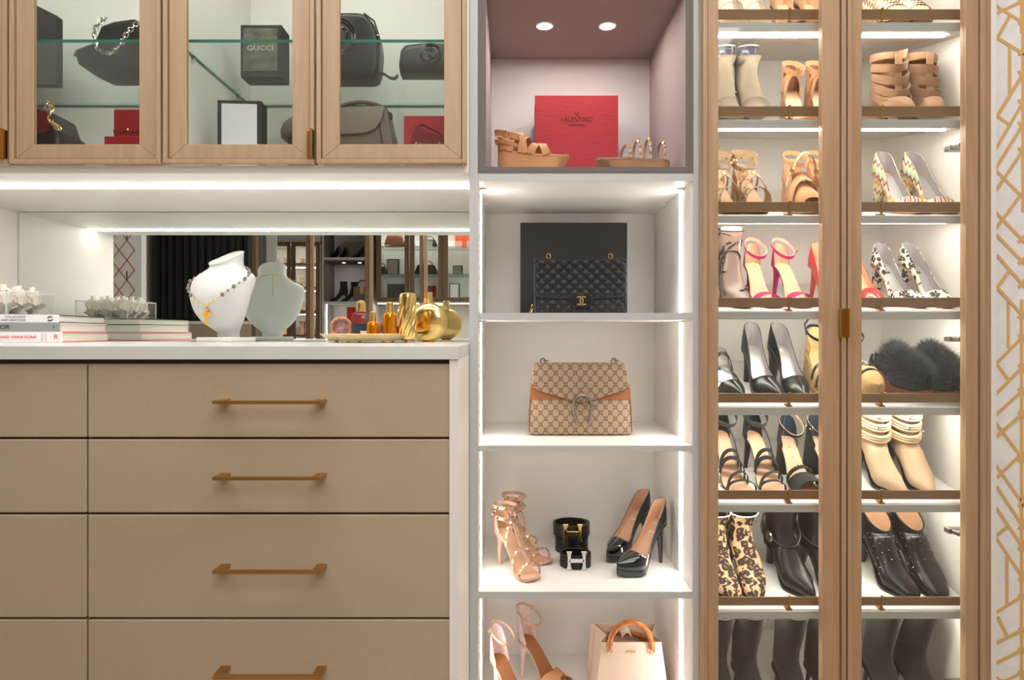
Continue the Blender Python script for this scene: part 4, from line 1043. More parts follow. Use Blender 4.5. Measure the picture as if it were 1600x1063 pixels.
MB().hexa([(-.1435, tp(sz0)-.002, sz0), (.1435, tp(sz0)-.002, sz0), (-.1435, tp(sz0)+.05, sz0), (.1435, tp(sz0)+.05, sz0), (-.141, tp(sz1)-.002, sz1), (.141, tp(sz1)-.002, sz1), (-.141, tp(sz1)+.05, sz1), (.141, tp(sz1)+.05, sz1)]).build('suede_panel', 'orange_suede', mbag, smooth=False, bev=.001)
fo = [(mx(833), mz(571)), (mx(834), mz(606)), (mx(842), mz(611)), (mx(893), mz(626)), (mx(908), mz(629)), (mx(924), mz(626)), (mx(972), mz(611)), (mx(982), mz(605)), (mx(979), mz(571))]
F0 = []
for x, z in fo: F0.append((x, z))
n = len(F0); vs = [(x, tp(z)-.010+(.006 if z > .19 else 0), z) for x, z in F0]+[(x, tp(z)-.005+(.006 if z > .19 else 0), z) for x, z in F0]
flap = MB().add(vs, [tuple(range(n)), tuple(range(2*n-1, n-1, -1))]+[(i, i+n, (i+1) % n+n, (i+1) % n) for i in range(n)]).build('flap', 'monogram', mbag, smooth=False, bev=.0015)
MB().hexa([(mx(833), tp(.2)-.004, mz(571)-.001), (mx(979), tp(.2)-.004, mz(571)-.001), (mx(836), .06, mz(571)-.004), (mx(976), .06, mz(571)-.004), (mx(836), tp(.2)+.004, mz(568)), (mx(976), tp(.2)+.004, mz(568)), (mx(838), .05, mz(568)), (mx(974), .05, mz(568))]).build('flap_top', 'monogram', mbag, smooth=False, bev=.002)
MB().tube([(x, tp(z)-.0095, z) for x, z in fo[1:-1]], .0012, 5).build('flap_piping', 'brown_leather', flap)
hc = (mx(909.5), mz(634)); pts = []
for i in range(21):
    a = -.45+(PI+.9)*i/20; pts.append(Vector((hc[0]+.0265*math.cos(a), tp(.1)-.014, hc[1]+.0315*math.sin(a)-.0*i)))
pts = [Vector((mx(920), tp(.05)-.013, mz(655)))]+pts+[Vector((mx(899), tp(.05)-.013, mz(655)))]
MB().tube(pts, .0042, 8).build('horseshoe_clasp', 'antique_silver', mbag)
for px in (899.5, 920): MB().sphere((mx(px), tp(.05)-.015, mz(657)), .0062, 8, sz=1.3).build('clasp_tip', 'antique_silver', mbag)
for px in (849, 961):
    e = MB().tube([(mx(px)+.007*math.cos(2*PI*k/10), .022, .212+.008*math.sin(2*PI*k/10)) for k in range(10)], .0026, 6, closed=True); e.tube([(mx(px)+.008+.006*math.cos(2*PI*k/10), .022+.005*math.sin(2*PI*k/10), .213) for k in range(10)], .0024, 6, closed=True)
    e.build('chain_ring', 'antique_silver', mbag)
for x in (-.142, .142): MB().tube([(x*1.03, -.001, .01), (x*1.02, .0, .06), (x, .008, .135)], .0015, 6).build('body_piping', 'brown_leather', mbag)
# ---------------------------------------------------------------- belts, studded sandals, pumps
z3 = SH[2][1]+.0003
def xy3(px, py, z=SH[2][1]): 
    k = (py-HZ)/(ZE-z); Y = F/k-D; return (WX(px, Y), Y)
def studded(label, heel, toe, s, sc):
    la = Last(.185, .098, .0, 'round', s, .98); r = shoe('studded_sandal', label, 'nude studded sandals', on_floor(z3, heel, toe), sc)
    footbed(r, la, 'nude_insole', 'nude', heel='stiletto', heelm='nude')
    counter(la, .058, r, 'nude', 'nude_insole', .20, .008)
    q = MB(); q.add([(la.x(a), la.yc(a)+b, la.z(a)+.0026) for a, b in ((.10, -.010), (.10, .010), (.22, .010), (.22, -.010))], [(0, 1, 2, 3)]); q.build('insole_label', 'clear_tag', r, smooth=False)
    for t0, H, w_ in ((.82, .034, .009), (.60, .052, .009), (.36, .066, .009)):
        mb, p, wd = cross(la, t0, H, w_); mb.build('strap', 'nude', r); stud_row(r, p, wd, 'pale_gold', 2, .0042, .0048)
    tb_ = [Vector((la.x(t), la.yc(t), la.z(t)+H)) for t, H in ((.80, .036), (.70, .046), (.60, .054), (.48, .060), (.36, .068), (.34, .085))]+[Vector((.072, 0, la.h+.055)), Vector((.070, 0, la.h+.082))]
    MB().ribbon(tb_, Vector((0, 1, 0)), .010, .0018).build('centre_strap', 'nude', r); stud_row(r, tb_, [Vector((0, 1, 0))]*len(tb_), 'pale_gold', 1, .0048, .005)
    for up, ti in ((.050, -.12), (.078, .0)):
        mb, p, wd = ankle(la, up, .038, .031, .010, tilt=ti); mb.build('ankle_strap', 'nude', r); stud_row(r, p, wd, 'pale_gold', 3, .0042, .0048, cz=Vector((.036, 0, la.h+up)))
    buckle(r, (.030, s*.034, la.h+.06), .009, 'pale_gold')
studded('nude sandal with gold pyramid studs, rear one at the back of its shelf', xy3(790, 860), xy3(846, 880), 1, 1.0)
studded('nude sandal with gold pyramid studs, front one nearest the shelf edge', xy3(777, 880), xy3(838, 909), -1, 1.0)
def plat_pump(label, heel, toe, s):
    la = Last(.200, .102, .014, 'point', s, 1.0); r = shoe('platform_pump', label, 'black patent platform pumps', on_floor(z3, heel, toe), 1.02)
    pump(r, la, 'black_patent', 'nude_insole', 'nude_insole', 'black_smooth', 'stiletto', 'black_patent', tag_m='clear_tag', vamp=.68, ch=.060, low=.02)
plat_pump('black patent platform pump, rear one of the pair beside the belts', xy3(1012, 857), xy3(950, 879), 1)
plat_pump('black patent platform pump, front one of the pair beside the belts', xy3(1036, 878), xy3(968, 904), -1)
def belt(label, px, py, r0, z, m, bm, sz, turns=2.4, y=None):
    c = xy3(px, py) if y is None else (WX(px, y), y); H = .037 if bm else .044
    t = thing('coiled_belt', label, 'belt', (c[0], c[1]+r0, z), group='coiled belts')
    pts = []; N = int(turns*28)
    for i in range(N+1):
        a = -PI/2+2*PI*turns*i/N*1; rr = r0-.0042*turns*(1-0)*(1-i/N)
        pts.append(Vector((rr*math.cos(-a+PI), rr*math.sin(a), H/2)) if False else Vector((rr*math.cos(a), rr*math.sin(a)*.92, H/2)))
    MB().ribbon(pts, Vector((0, 0, 1)), H, .0026).build('strap', m, t, angle=50)
    if bm:
        h = MB(); w_, hh, y0 = .030*sz, .027*sz, -r0*.92-.006; d = .004
        for sx in (-1, 1):
            xx = sx*w_*.72
            h.add([(xx-.0085*sz, y0, -hh), (xx+.0085*sz, y0, -hh), (xx+.0045*sz, y0, -hh*.5), (xx+.0045*sz, y0, hh*.5), (xx+.0085*sz, y0, hh), (xx-.0085*sz, y0, hh), (xx-.0045*sz, y0, hh*.5), (xx-.0045*sz, y0, -hh*.5)]+
                  [(xx-.0085*sz, y0+d, -hh), (xx+.0085*sz, y0+d, -hh), (xx+.0045*sz, y0+d, -hh*.5), (xx+.0045*sz, y0+d, hh*.5), (xx+.0085*sz, y0+d, hh), (xx-.0085*sz, y0+d, hh), (xx-.0045*sz, y0+d, hh*.5), (xx-.0045*sz, y0+d, -hh*.5)],
                  [tuple(range(8)), tuple(range(15, 7, -1))]+[(i, i+8, (i+1) % 8+8, (i+1) % 8) for i in range(8)])
        h.box(-w_*.72, w_*.72, y0, y0+d, -.0055*sz, .0055*sz)
        h.xform(Matrix.Translation((0, 0, .0285*sz if z < z3+.01 else H/2))); h.build('letter_buckle', bm, t, smooth=False, bev=.0008)
    return t
belt('coiled black belt with silver letter buckle lying in front', 901, 892, .046, z3, 'black_leather', 'silver', .98)
belt('plain coiled black belt under the gold buckled one', 895, 868, .052, z3, 'black_leather', None, 1)
belt('coiled dark brown belt with gold letter buckle, raised behind the silver one', 895, 866, .058, z3+.0445, 'dark_brown_leather', 'gold', 1.02)
# ---------------------------------------------------------------- bottom cell: floral sandals and bamboo handle tote
z4 = SH[3][1]+.0003
def floral(label, heel, toe, s):
    la = Last(.195, .108, .0, 'round', s); r = shoe('ankle_strap_sandal', label, 'floral ankle strap sandals', on_floor(z4, heel, toe), 1.06)
    footbed(r, la, 'orange_suede', 'tan_insole', heel='stiletto', heelm='skin_white'); counter(la, .085, r, 'skin_white', 'skin_white', .22, .01)
    ankle(la, .078, .038, .031, .007, tilt=-.5)[0].build('ankle_strap', 'nude', r); buckle(r, (.02, -s*.030, la.h+.085), .006)
    for t0, t1, H in ((.86, .62, .045), (.62, .86, .048)): cross(la, t0, H, .030, t1, k=1.06)[0].build('toe_strap', 'tan', r)
floral('white floral ankle strap sandal at far left of bottom shelf', (WX(770, .16), .22), (WX(830, .06), .10), 1)
floral('white floral ankle strap sandal between its mate and the beige tote', (WX(812, .34), .34), (WX(890, .2), .20), -1)
tt = thing('tote_bag', 'beige leather tote bag with bamboo handles on the bottom shelf', 'handbag', (WX(984, .22), .22, z4))
kz = kk(.19); tz = lambda py: RZ(py, .19)-z4
ft = tz(1003); bt = RZ(974, .31)-z4
fw, bw = .097, .112
def quadpanel(name, a, b, c, d, th, m=('beige_leather')):
    a, b, c, d = [Vector(v) for v in (a, b, c, d)]; nn = (b-a).cross(d-a).normalized()*th
    return MB().add([a, b, c, d, a+nn, b+nn, c+nn, d+nn], [(0, 1, 2, 3), (7, 6, 5, 4), (0, 4, 5, 1), (1, 5, 6, 2), (2, 6, 7, 3), (3, 7, 4, 0)]).build(name, m, tt, smooth=False, bev=.001)
quadpanel('front_panel', (-fw-.012, -.035, 0), (fw+.012, -.035, 0), (fw-.012, -.03, ft), (-fw+.010, -.03, ft), .004)
quadpanel('back_panel', (-fw-.02, .085, 0), (fw+.012, .085, 0), (fw-.006, .085, bt), (-fw-.006, .085, bt), -.004)
for sx in (-1, 1):
    xb, xt = sx*(fw+.012), sx*(fw-.011)
    gus = MB().grid([[(xb, -.034, .0), (xb+sx*.006, .02, 0), (xb, .084, 0)], [(xt+sx*.006, -.031, ft*.6), (xt-sx*.002+sx*.01, .02, ft*.6), (xt+sx*.008, .084, bt*.62)], [(xt, -.03, ft), (xt-sx*.022, .02, (ft+bt)/2-.004), (xt+sx*.004, .084, bt)]])
    gus.build('gusset', 'beige_leather', tt); MB().tube([(xt, -.03, ft), (xt-sx*.022, .02, (ft+bt)/2-.004), (xt+sx*.004, .084, bt)], .0016, 6).build('gusset_edge', 'brown_suede', tt)
MB().tube([(-fw+.010, -.032, ft), (fw-.012, -.032, ft)], .0016, 6).build('top_edge', 'brown_suede', tt)
quadpanel('bottom_panel', (-fw-.01, -.034, .002), (fw+.01, -.034, .002), (fw+.01, .084, .002), (-fw-.01, .084, .002), .002)
for yy, zb, lb in ((-.036, ft-.012, .076), (.072, bt-.045, .030)):
    pts = [Vector((-.004+.058*math.cos(a)*(1.06), yy-.002, zb-.004+lb*max(0, math.sin(a))**.9)) for a in [PI*i/26 for i in range(27)]]
    rr = [.0075*(1+.22*(1 if i % 5 == 0 else 0)) for i in range(27)]
    MB().tube(pts, rr, 10).build('bamboo_handle', 'bamboo', tt)
    for sx in (-1, 1):
        x = -.004+sx*.0615
        MB().tube([(x+.007*math.cos(2*PI*k/12), yy-.003, zb-.012+.008*math.sin(2*PI*k/12)) for k in range(12)], .002, 6, closed=True).build('ring', 'pale_gold', tt)
MB().ribbon([Vector((-.02+.028*i/6*1, .03, ft-.006+.016*math.sin(PI*i/6))) for i in range(7)], Vector((0, 1, 0)), .05, .002).build('inner_strap', 'beige_leather', tt)
text('GUCCI', .009, 'gold_print', tt, (-.004, -.0362, ft-.026), name='lettering'); 
# ---------------------------------------------------------------- on the countertop
zc = CT+.0003
def book(label, z, h, x1, y0, w_, d, cover, m_sp, rot, spine):
    t = thing('book', label, 'book', (x1, y0, z), (0, 0, rot), 'stacked hardback books')
    MB().box(-w_, 0, 0, .004, 0, h).build('spine', m_sp, t, smooth=False, bev=.001)
    MB().box(-w_, .0015, .003, d, 0, .0022).build('cover', cover, t, smooth=False); MB().box(-w_, .0015, .003, d, h-.0022, h).build('cover', cover, t, smooth=False)
    MB().box(-w_+.004, -.003, .004, d-.003, .0023, h-.0023).build('pages', 'page', t, smooth=False)
    for s_, size, m, x, zz in spine: text(s_, size, m, t, (x, -.0004, zz), align='RIGHT' if x < -.06 else 'CENTER')
    return t
bxr, byr = WX(97, .16), .16
h1, h2, h3 = .0305, .0255, .0225; rt = math.radians(8)
book('white book with red lettering and red edges, lowest of the stack', zc, h1, bxr, byr, .36, .285, 'red_print', 'book_white', rt, [('NOTES AND VARIATIONS', .0115, 'red_print', -.067, h1/2), ('R', .020, 'red_print', -.016, h1/2)])
book('grey book with black lettering in the middle of the stack', zc+h1+.0003, h2, bxr-.008, byr+.002, .35, .28, 'book_white', 'book_grey', rt, [('DIOR', .018, 'black_print', -.130, h2/2), ('S', .011, 'black_print', -.016, h2/2)])
book('white book with black covers on top of the stack', zc+h1+h2+.0006, h3, bxr-.012, byr+.003, .34, .28, 'book_black', 'book_white', rt, [('COLLECTIONS', .008, 'grey_print', -.086, h3*.7), ('AND CREATIONS', .008, 'grey_print', -.086, h3*.3)])
tb_k = bpy.data.objects['book.002']; em = MB()
for a0 in (.5, .5+PI):
    em.ribbon([Vector((-.022+.0062*math.cos(a0+2.4*i/10), -.0006, h3/2+.0058*math.sin(a0+2.4*i/10))) for i in range(11)], Vector((0, 1, 0)), .0008, .003)
em.build('emblem', 'black_print', tb_k)
bk0 = bpy.data.objects['book']
for x in (-.052, -.043): MB().box(x, x+.0008, -.0008, 0, .003, h1-.003).build('ruled_line', 'red_print', bk0, smooth=False)
zb_ = zc+h1+h2+h3+.0011
ab = thing('acrylic_flower_box', 'clear acrylic box of white roses on top of the books', 'flower box', (-1.43-.098, .245, zb_))
aw, ah = .098, .066
for x0, x1, y0, y1 in ((-aw, -aw+.003, -aw, aw), (aw-.003, aw, -aw, aw), (-aw+.003, aw-.003, -aw, -aw+.003), (-aw+.003, aw-.003, aw-.003, aw)):
    MB().box(x0, x1, y0, y1, 0, ah).build('wall', 'clear_plastic', ab, smooth=False)
MB().box(-aw, aw, -aw, aw, 0, .003).build('floor_plate', 'clear_plastic', ab, smooth=False)
for x in (-aw, aw-.0025):
    for y in (-aw, aw-.0025): MB().box(x, x+.0025, y, y+.0025, 0, ah).build('edge', 'acrylic_edge', ab, smooth=False)
for a in ((-aw, aw, -aw, -aw+.003), (-aw, aw, aw-.003, aw), (-aw, -aw+.003, -aw, aw), (aw-.003, aw, -aw, aw)): MB().box(*a, ah, ah+.003).build('rim', 'acrylic_edge', ab, smooth=False)
rr = random.Random(2)
for i in range(3):
    for j in range(3):
        c = Vector((-.057+.057*i, -.057+.057*j, .036)); rose = MB()
        for q, (rad, hh, nq) in enumerate(((.031, .030, 5), (.024, .036, 5), (.016, .040, 4), (.008, .042, 3))):
            for k in range(nq):
                a0 = 2*PI*k/nq+q*.7+rr.uniform(-.1, .1); rows = []
                for u in range(5):
                    row = []
                    for v in range(4):
                        a = a0+(u/4-.5)*2*PI/nq*1.35; vv = v/3; R = rad*(.35+.72*vv**1.3)*(1+.08*math.sin(5*a+q)); 
                        row.append((c.x+R*math.cos(a), c.y+R*math.sin(a), c.z-.030+(hh+.010*q)*vv+.012*vv*math.cos((u/4-.5)*3.4)-(.010 if q == 0 else 0)*vv*vv))
                    rows.append(row)
                rose.grid(rows)
        o = rose.build('rose', 'rose', None, angle=80); o.location = ab.location
        tag(o, 'white preserved rose packed in the acrylic box', 'flower', 'roses in the acrylic box')
# the round printed seal and ribbon on the box front
MB().tube([(-.045+.028*math.cos(2*PI*k/24), -aw-.001, .034+.013*math.sin(2*PI*k/24)) for k in range(24)], .0009, 5, closed=True).build('seal', 'gold_print', ab)
MB().tube([(-.045+.020*math.cos(2*PI*k/24), -aw-.001, .034+.008*math.sin(2*PI*k/24)) for k in range(24)], .0006, 5, closed=True).build('seal', 'gold_print', ab)
MB().box(.052, .064, -aw-.0008, -aw-.0002, .004, ah).build('ribbon', 'rose', ab, smooth=False)
text('ROSES', .008, 'grey_print', ab, (.058, -aw-.0012, .02), (PI/2, -PI/2, 0))
# jewellery bust
bu = thing('necklace_bust', 'white jewellery display bust standing on the countertop', 'bust', (WX(349, .33), .33, zc), (0, 0, math.radians(-24)))
BR = [(.014, .037, .026, .020), (.028, .036, .026, .020), (.042, .050, .032, .010), (.062, .072, .040, -.002), (.10, .098, .047, -.012), (.135, .110, .052, -.013), (.165, .116, .054, -.007), (.188, .117, .053, .001), (.204, .108, .049, .007), (.216, .086, .046, .011), (.228, .060, .045, .013), (.242, .049, .045, .013), (.262, .050, .047, .012)]
def bust_pt(z, a, off=0):
    rx, ry, cy = [pchip([(b[0], b[j]) for b in BR], z) for j in (1, 2, 3)]
    c, s_ = math.cos(a), math.sin(a); zz = z
    if z > .225: zz = z+(z-.225)/.037*.025*s_+(z-.225)/.037*.004*c
    return Vector(((rx+off)*math.copysign(abs(c)**.9, c), cy+(ry+off)*math.copysign(abs(s_)**.85, s_), zz))
MB().loft([[bust_pt(z, 2*PI*k/32) for k in range(32)] for z in [.014+.248*i/32 for i in range(33)]]).build('torso', 'bust', bu, angle=70)
MB().tube([bust_pt(.262, 2*PI*k/32, -.001) for k in range(32)], .0022, 6, closed=True).build('neck_rim_shade', 'panel_edge', bu)  # grey tone stands in for the shading line at the neck edge
MB().box(-.072, .072, -.04, .062, 0, .014).build('base', 'bust_base', bu, smooth=False, bev=.003)
nk = thing('beaded_necklace', 'gold chain necklace with blue grey beads and amber cross on the bust', 'necklace', bu.location, bu.rotation_euler)
def neck_path(s):      # from nape round the side to the front point
    out = []
    for i in range(41):
        u = i/40; a = PI/2-s*PI*u*1.0 if s > 0 else PI/2+PI*u
        z = pchip([(0, .236), (.3, .228), (.5, .214), (.7, .172), (.88, .130), (1, .108)], u)
        out.append(bust_pt(z, a, .0065))
    return out
for s in (1, -1):
    P_ = neck_path(s); chain(nk, P_[:17], .0022, 'gold'); chain(nk, P_[33:], .0032, 'gold')
    for j, i in enumerate(range(17, 34, 2)):
        if j % 2 == 0: MB().sphere(P_[i], .0056, 8, sz=1.25).build('bead', 'bead_blue', nk)
        else: MB().sphere(P_[i], .0042, 8).build('bead', 'bead_brown', nk)
    MB().tube(P_[16:34], .0006, 5).build('thread', 'gold', nk)
zc0 = .062; cr = MB(); cp = bust_pt(.085, -PI/2, .007)
yq = cp.y-.002
for a, b in (((-.0055, .0055), (.052, .100)), ((-.017, .017), (.078, .089))): cr.box(a[0], a[1], yq-.002, yq+.002, b[0], b[1])
cr.build('cross_pendant', 'cross_gold', nk, smooth=False, bev=.001, label='amber coloured cross')
MB().tube([(.003*math.cos(2*PI*k/10), yq, .104+.005*math.sin(2*PI*k/10)) for k in range(10)], .001, 5, closed=True).build('bail', 'gold', nk)
chain(nk, [bust_pt(.236, PI/2, .003), bust_pt(.20, PI/2, .004), bust_pt(.165, PI/2, .004)], .0018, 'gold', name='extender_chain')
# tray
tc_ = Vector((WX(580, .19), .19, zc)); ty = thing('hexagonal_tray', 'shallow gold hexagonal tray on the countertop', 'tray', tc_)
def hexr(rx, ry, z): return [(rx*math.cos(PI/3*k), ry*math.sin(PI/3*k), z) for k in range(6)]
MB().loft([hexr(.122, .10, .006), hexr(.150, .125, .024), hexr(.148, .123, .025), hexr(.122, .10, .009)]).build('dish', 'gold_soft', ty, smooth=False)
for k in range(6): MB().lathe([(.005, 0), (.005, .0065)], 10, (.10*math.cos(PI/3*k), .08*math.sin(PI/3*k), 0)).build('foot', 'brass', ty)
zy = zc+.0093
def bottle(name, label, px, y, prof, m, parts, sx=1, sy=1, cat='bottle', z=None, group=None, rz=0):
    t = thing(name, label, cat, (WX(px, y), y, zy if z is None else z), (0, 0, rz), group); MB().lathe(prof, 28, sx=sx, sy=sy).build('body', m, t)
    for pn, pr, pm in parts: MB().lathe(pr, 24, sx=1, sy=1).build(pn, pm, t)
    return t
bottle('perfume_bottle', 'small amber glass bottle with gold cap, shorter one', 583, .15, [(0, 0), (.0165, 0), (.018, .002), (.018, .040), (.016, .046), (.010, .050), (.008, .052), (0, .052)], 'amber', [('cap', [(0, .0522), (.0088, .0522), (.0088, .077), (.008, .078), (0, .078)], 'gold')], group='amber bottles')
bottle('perfume_bottle', 'taller amber bottle with gold cap beside ribbed gold cylinder', 609, .15, [(0, 0), (.0185, 0), (.020, .002), (.020, .062), (.018, .070), (.011, .075), (.009, .077), (0, .077)], 'amber', [('cap', [(0, .0772), (.0098, .0772), (.0098, .103), (.009, .104), (0, .104)], 'gold')], group='amber bottles')
cyl = bottle('embossed_canister', 'tall embossed gold cylinder with domed lid on the tray', 637, .16, [(0, 0), (.0235, 0), (.0242, .002), (.0242, .100), (0, .100)], 'gold', [('lid', [(0, .1005), (.0248, .1005), (.0248, .118), (.023, .127), (.016, .132), (0, .134)], 'gold')])
for k in range(9):
    MB().tube([(.0243*math.cos(2*PI*k/9+1.6*u/10), .0243*math.sin(2*PI*k/9+1.6*u/10), .006+.088*u/10) for u in range(11)], .0022, 6).build('leaf_relief', 'gold', cyl)
pb = bottle('perfume_bottle', 'round shouldered clear bottle with domed gold cap on the tray', 564, .205, [(0, 0), (.026, 0), (.028, .003), (.028, .058), (.025, .072), (.014, .080), (0, .080)], 'clear_plastic', [('perfume', [(0, .003), (.0255, .003), (.0255, .045), (0, .045)], 'navy'), ('cap', [(0, .0802), (.0145, .0802), (.0145, .098), (.0135, .106), (.008, .112), (0, .114)], 'gold')], sy=.6)
MB().box(-.012, .012, -.0172, -.0168, .022, .040).build('label', 'gold_print', pb, smooth=False)
tc2 = thing('glass_cup', 'small white cup half hidden behind the amber bottle', 'cup', (WX(572, .17), .17, zy)); MB().lathe([(.006, 0), (.009, .001), (.015, .016), (.017, .024), (.016, .024), (.009, .006), (.006, .003)], 20).build('body', 'cosmetic_box', tc2)
fl = thing('disc_flask', 'round polished gold disc shaped bottle right of the tray', 'bottle', (WX(669, .265), .265, zc), (0, 0, math.radians(-12)))
R_ = .0605; MB().loft([[(r_*math.cos(2*PI*k/40), y, R_+r_*math.sin(2*PI*k/40)) for k in range(40)] for r_, y in ((.010, -.0235), (.035, -.021), (.052, -.014), (.059, -.006), (R_, 0), (.059, .006), (.052, .014), (.035, .021), (.010, .0235))]).build('body', 'gold', fl)
MB().lathe([(0, .1165), (.012, .1165), (.0135, .120), (.0135, .149), (.0125, .150), (0, .150)], 20).build('cap', 'gold', fl)
MB().box(-.018, .018, -.010, .010, 0, .002).build('foot', 'gold', fl, smooth=False)
cm = thing('jewelled_frame', 'small round jewelled copper frame with cameo on the tray', 'frame', (WX(533, .20), .20, zy), (0, 0, math.radians(15)))
CR = .0325
MB().tube([(CR*.86*math.cos(2*PI*k/32), 0, CR+.001+CR*.86*math.sin(2*PI*k/32)) for k in range(32)], .0045, 8, closed=True).build('rim', 'paper_copper', cm)
MB().lathe([(0, -.001), (CR*.8, -.001), (CR*.8, .001), (0, .001)], 28).xform(Matrix.Translation((0, 0, CR+.001)) @ Matrix.Rotation(PI/2, 4, 'X')).build('cameo', 'cameo', cm)
for k in range(20): MB().sphere((CR*.88*math.cos(2*PI*k/20), -.005, CR+.001+CR*.88*math.sin(2*PI*k/20)), .0024, 6).build('jewel', 'pale_gold', cm)
MB().box(-.008, .008, .004, .022, 0, .003).build('easel', 'paper_copper', cm, smooth=False)
# ---------------------------------------------------------------- contents of the glass wall cabinet
zs = ZE+SHR+.0045; zf = UF+.0003
def up(px, Y): return WX(px, Y)
# on the glass shelf
t = thing('tall_box', 'tall plain black box at left on the glass shelf', 'box', (up(88, .345), .345, zs)); hb = RZ(24, .345)-zs
MB().hexa([(-.24, 0, 0), (0, 0, 0), (-.24, .03, 0), (0, .03, 0), (-.24, 0, hb+.12), (0, 0, hb), (-.24, .03, hb+.12), (0, .03, hb)]).build('body', 'black_card', t, smooth=False, bev=.001)
MB().box(-.241, .001, -.001, .0, 0, .045).build('base_band', 'charcoal', t, smooth=False)
Yb = .33; k_ = kk(Yb); t = thing('suede_handbag', 'slouchy black suede bag with silver chain on the glass shelf', 'handbag', (up(190, Yb), Yb, zs)); bx_ = lambda px: (px-190)/k_; bz_ = lambda py: max(.0, RZ(py, Yb)-zs)
o = [(123, 90), (126, 84), (150, 75), (158, 64), (166, 44), (185, 37), (215, 33), (224, 38), (240, 70), (256, 88), (252, 110), (238, 122), (205, 130), (172, 131), (150, 119), (127, 103)]
puff([(bx_(x), bz_(y)) for x, y in o][::-1], -.035, .05, .03, 5).build('body', 'black_suede', t, angle=80)
MB().tube([(bx_(x), -.02, bz_(y)) for x, y in ((123, 92), (126, 84), (140, 79), (152, 74))], .004, 6).build('edge_trim', 'antique_silver', t)
chain(t, [(bx_(x), yy, bz_(y)) for x, y, yy in ((158, 52, -.03), (166, 36, -.02), (174, 36, -.03), (164, 52, -.046), (163, 70, -.05), (168, 86, -.052), (178, 95, -.052), (190, 95, -.052), (202, 84, -.052), (212, 64, -.048), (222, 44, -.03), (226, 38, -.01))], .0062, 'silver', 1.9)
Yb = .285; t = thing('gift_box', 'black box printed with a dark landscape and GUCCI lettering', 'box', (up(411, Yb), Yb, zs), (0, 0, 0)); w_ = 62/kk(Yb); h_ = RZ(39, Yb)-zs
MB().box(-w_/2-.008, w_/2-.004, 0, .07, 0, h_).build('body', 'black_card', t, smooth=False, bev=.001)
MB().box(-w_/2, w_/2-.016, -.001, 0, .018, h_-.010).build('picture', 'scene_print', t, smooth=False)
text('GUCCI', .021, 'page', t, (-.008, -.0015, h_*.55), sx=1.25)
Yb = .31; k_ = kk(Yb); t = thing('camera_bag', 'black leather zip bag with embossed roundel on the glass shelf', 'handbag', (up(535, Yb), Yb, zs)); bx_ = lambda px: (px-535)/k_; bz_ = lambda py: max(0, RZ(py, Yb)-zs)
o = [(474, 122), (470, 60), (476, 30), (492, 22), (560, 22), (574, 26), (584, 38), (593, 60), (595, 80), (592, 112), (588, 122), (580, 127), (484, 127)]
puff([(bx_(x), bz_(y)) for x, y in o][::-1], -.02, .07, .018, 5).build('body', 'black_leather', t, angle=70)
for r0 in (.055, .046): MB().tube([(bx_(530)+r0*math.cos(2*PI*k/32), -.0205, bz_(62)+r0*math.sin(2*PI*k/32)) for k in range(32)], .0028, 6, closed=True).build('roundel', 'black_patent', t)
for sx in (-1, 1): MB().tube([Vector((bx_(530)+sx*.010+.020*math.cos(a+(0 if sx < 0 else PI)), -.0205, bz_(62)+sx*.004+.024*math.sin(a+(0 if sx < 0 else PI)))) for a in [.5+5.2*i/18 for i in range(19)]], .0036, 6).build('letter_emblem', 'black_patent', t)
MB().tube([(bx_(x), -.012, bz_(y)) for x, y in ((570, 24), (586, 36), (594, 62), (596, 72))], .003, 6).build('zip', 'charcoal', t); MB().sphere((bx_(592), -.018, bz_(60)), .004, 8).build('zip_pull', 'pale_gold', t)
MB().ribbon([Vector((bx_(x), .01, bz_(y))) for x, y in ((590, 112), (600, 114), (608, 120), (616, 121), (621, 116))], Vector((0, 1, 0)), .018, .004).build('strap', 'black_leather', t)
Yb = .27; k_ = kk(Yb); t = thing('leather_pouch', 'small black leather pouch with embossed interlocking letters', 'handbag', (up(672, Yb), Yb, zs)); bx_ = lambda px: (px-672)/k_; bz_ = lambda py: max(0, RZ(py, Yb)-zs)
o = [(626, 122), (624, 105), (627, 82), (634, 74), (665, 70), (706, 71), (716, 80), (719, 108), (716, 122), (700, 126), (640, 126)]
puff([(bx_(x), bz_(y)) for x, y in o][::-1], -.03, .055, .022, 5).build('body', 'black_leather', t, angle=70)
for r0 in (.031, .026): MB().tube([(bx_(675)+r0*math.cos(2*PI*k/28), -.0305, bz_(91)+r0*math.sin(2*PI*k/28)) for k in range(28)], .002, 6, closed=True).build('roundel', 'black_patent', t)
for sx in (-1, 1): MB().tube([Vector((bx_(675)+sx*.006+.0125*math.cos(a+(0 if sx < 0 else PI)), -.031, bz_(91)+sx*.003+.015*math.sin(a+(0 if sx < 0 else PI)))) for a in [.5+5.2*i/18 for i in range(19)]], .0026, 6).build('letter_emblem', 'black_patent', t)
# on the cabinet floor
Yb = .16; k_ = kk(Yb); t = thing('python_handbag', 'dark brown handbag with gold chain ornament in the left glass cabinet', 'handbag', (up(66, Yb), Yb, zf)); bx_ = lambda px: (px-66)/k_; bz_ = lambda py: max(0, RZ(py, Yb)-zf)
o = [(20, 262), (22, 180), (34, 172), (72, 172), (86, 180), (94, 204), (104, 212), (103, 262)]
puff([(bx_(x), bz_(y)) for x, y in o][::-1], -.03, .10, .02, 5).build('body', 'dark_brown_leather', t, angle=60)
puff([(bx_(x), bz_(y)) for x, y in [(66, 214), (76, 178), (86, 180), (94, 206), (80, 214)]][::-1], -.036, -.028, .002).build('side_flap', 'red_dark', t)
puff([(bx_(x), bz_(y)) for x, y in [(20, 214), (22, 180), (60, 176), (70, 182), (62, 214)]][::-1], -.038, -.029, .002).build('front_flap', 'mesh_lace', t)
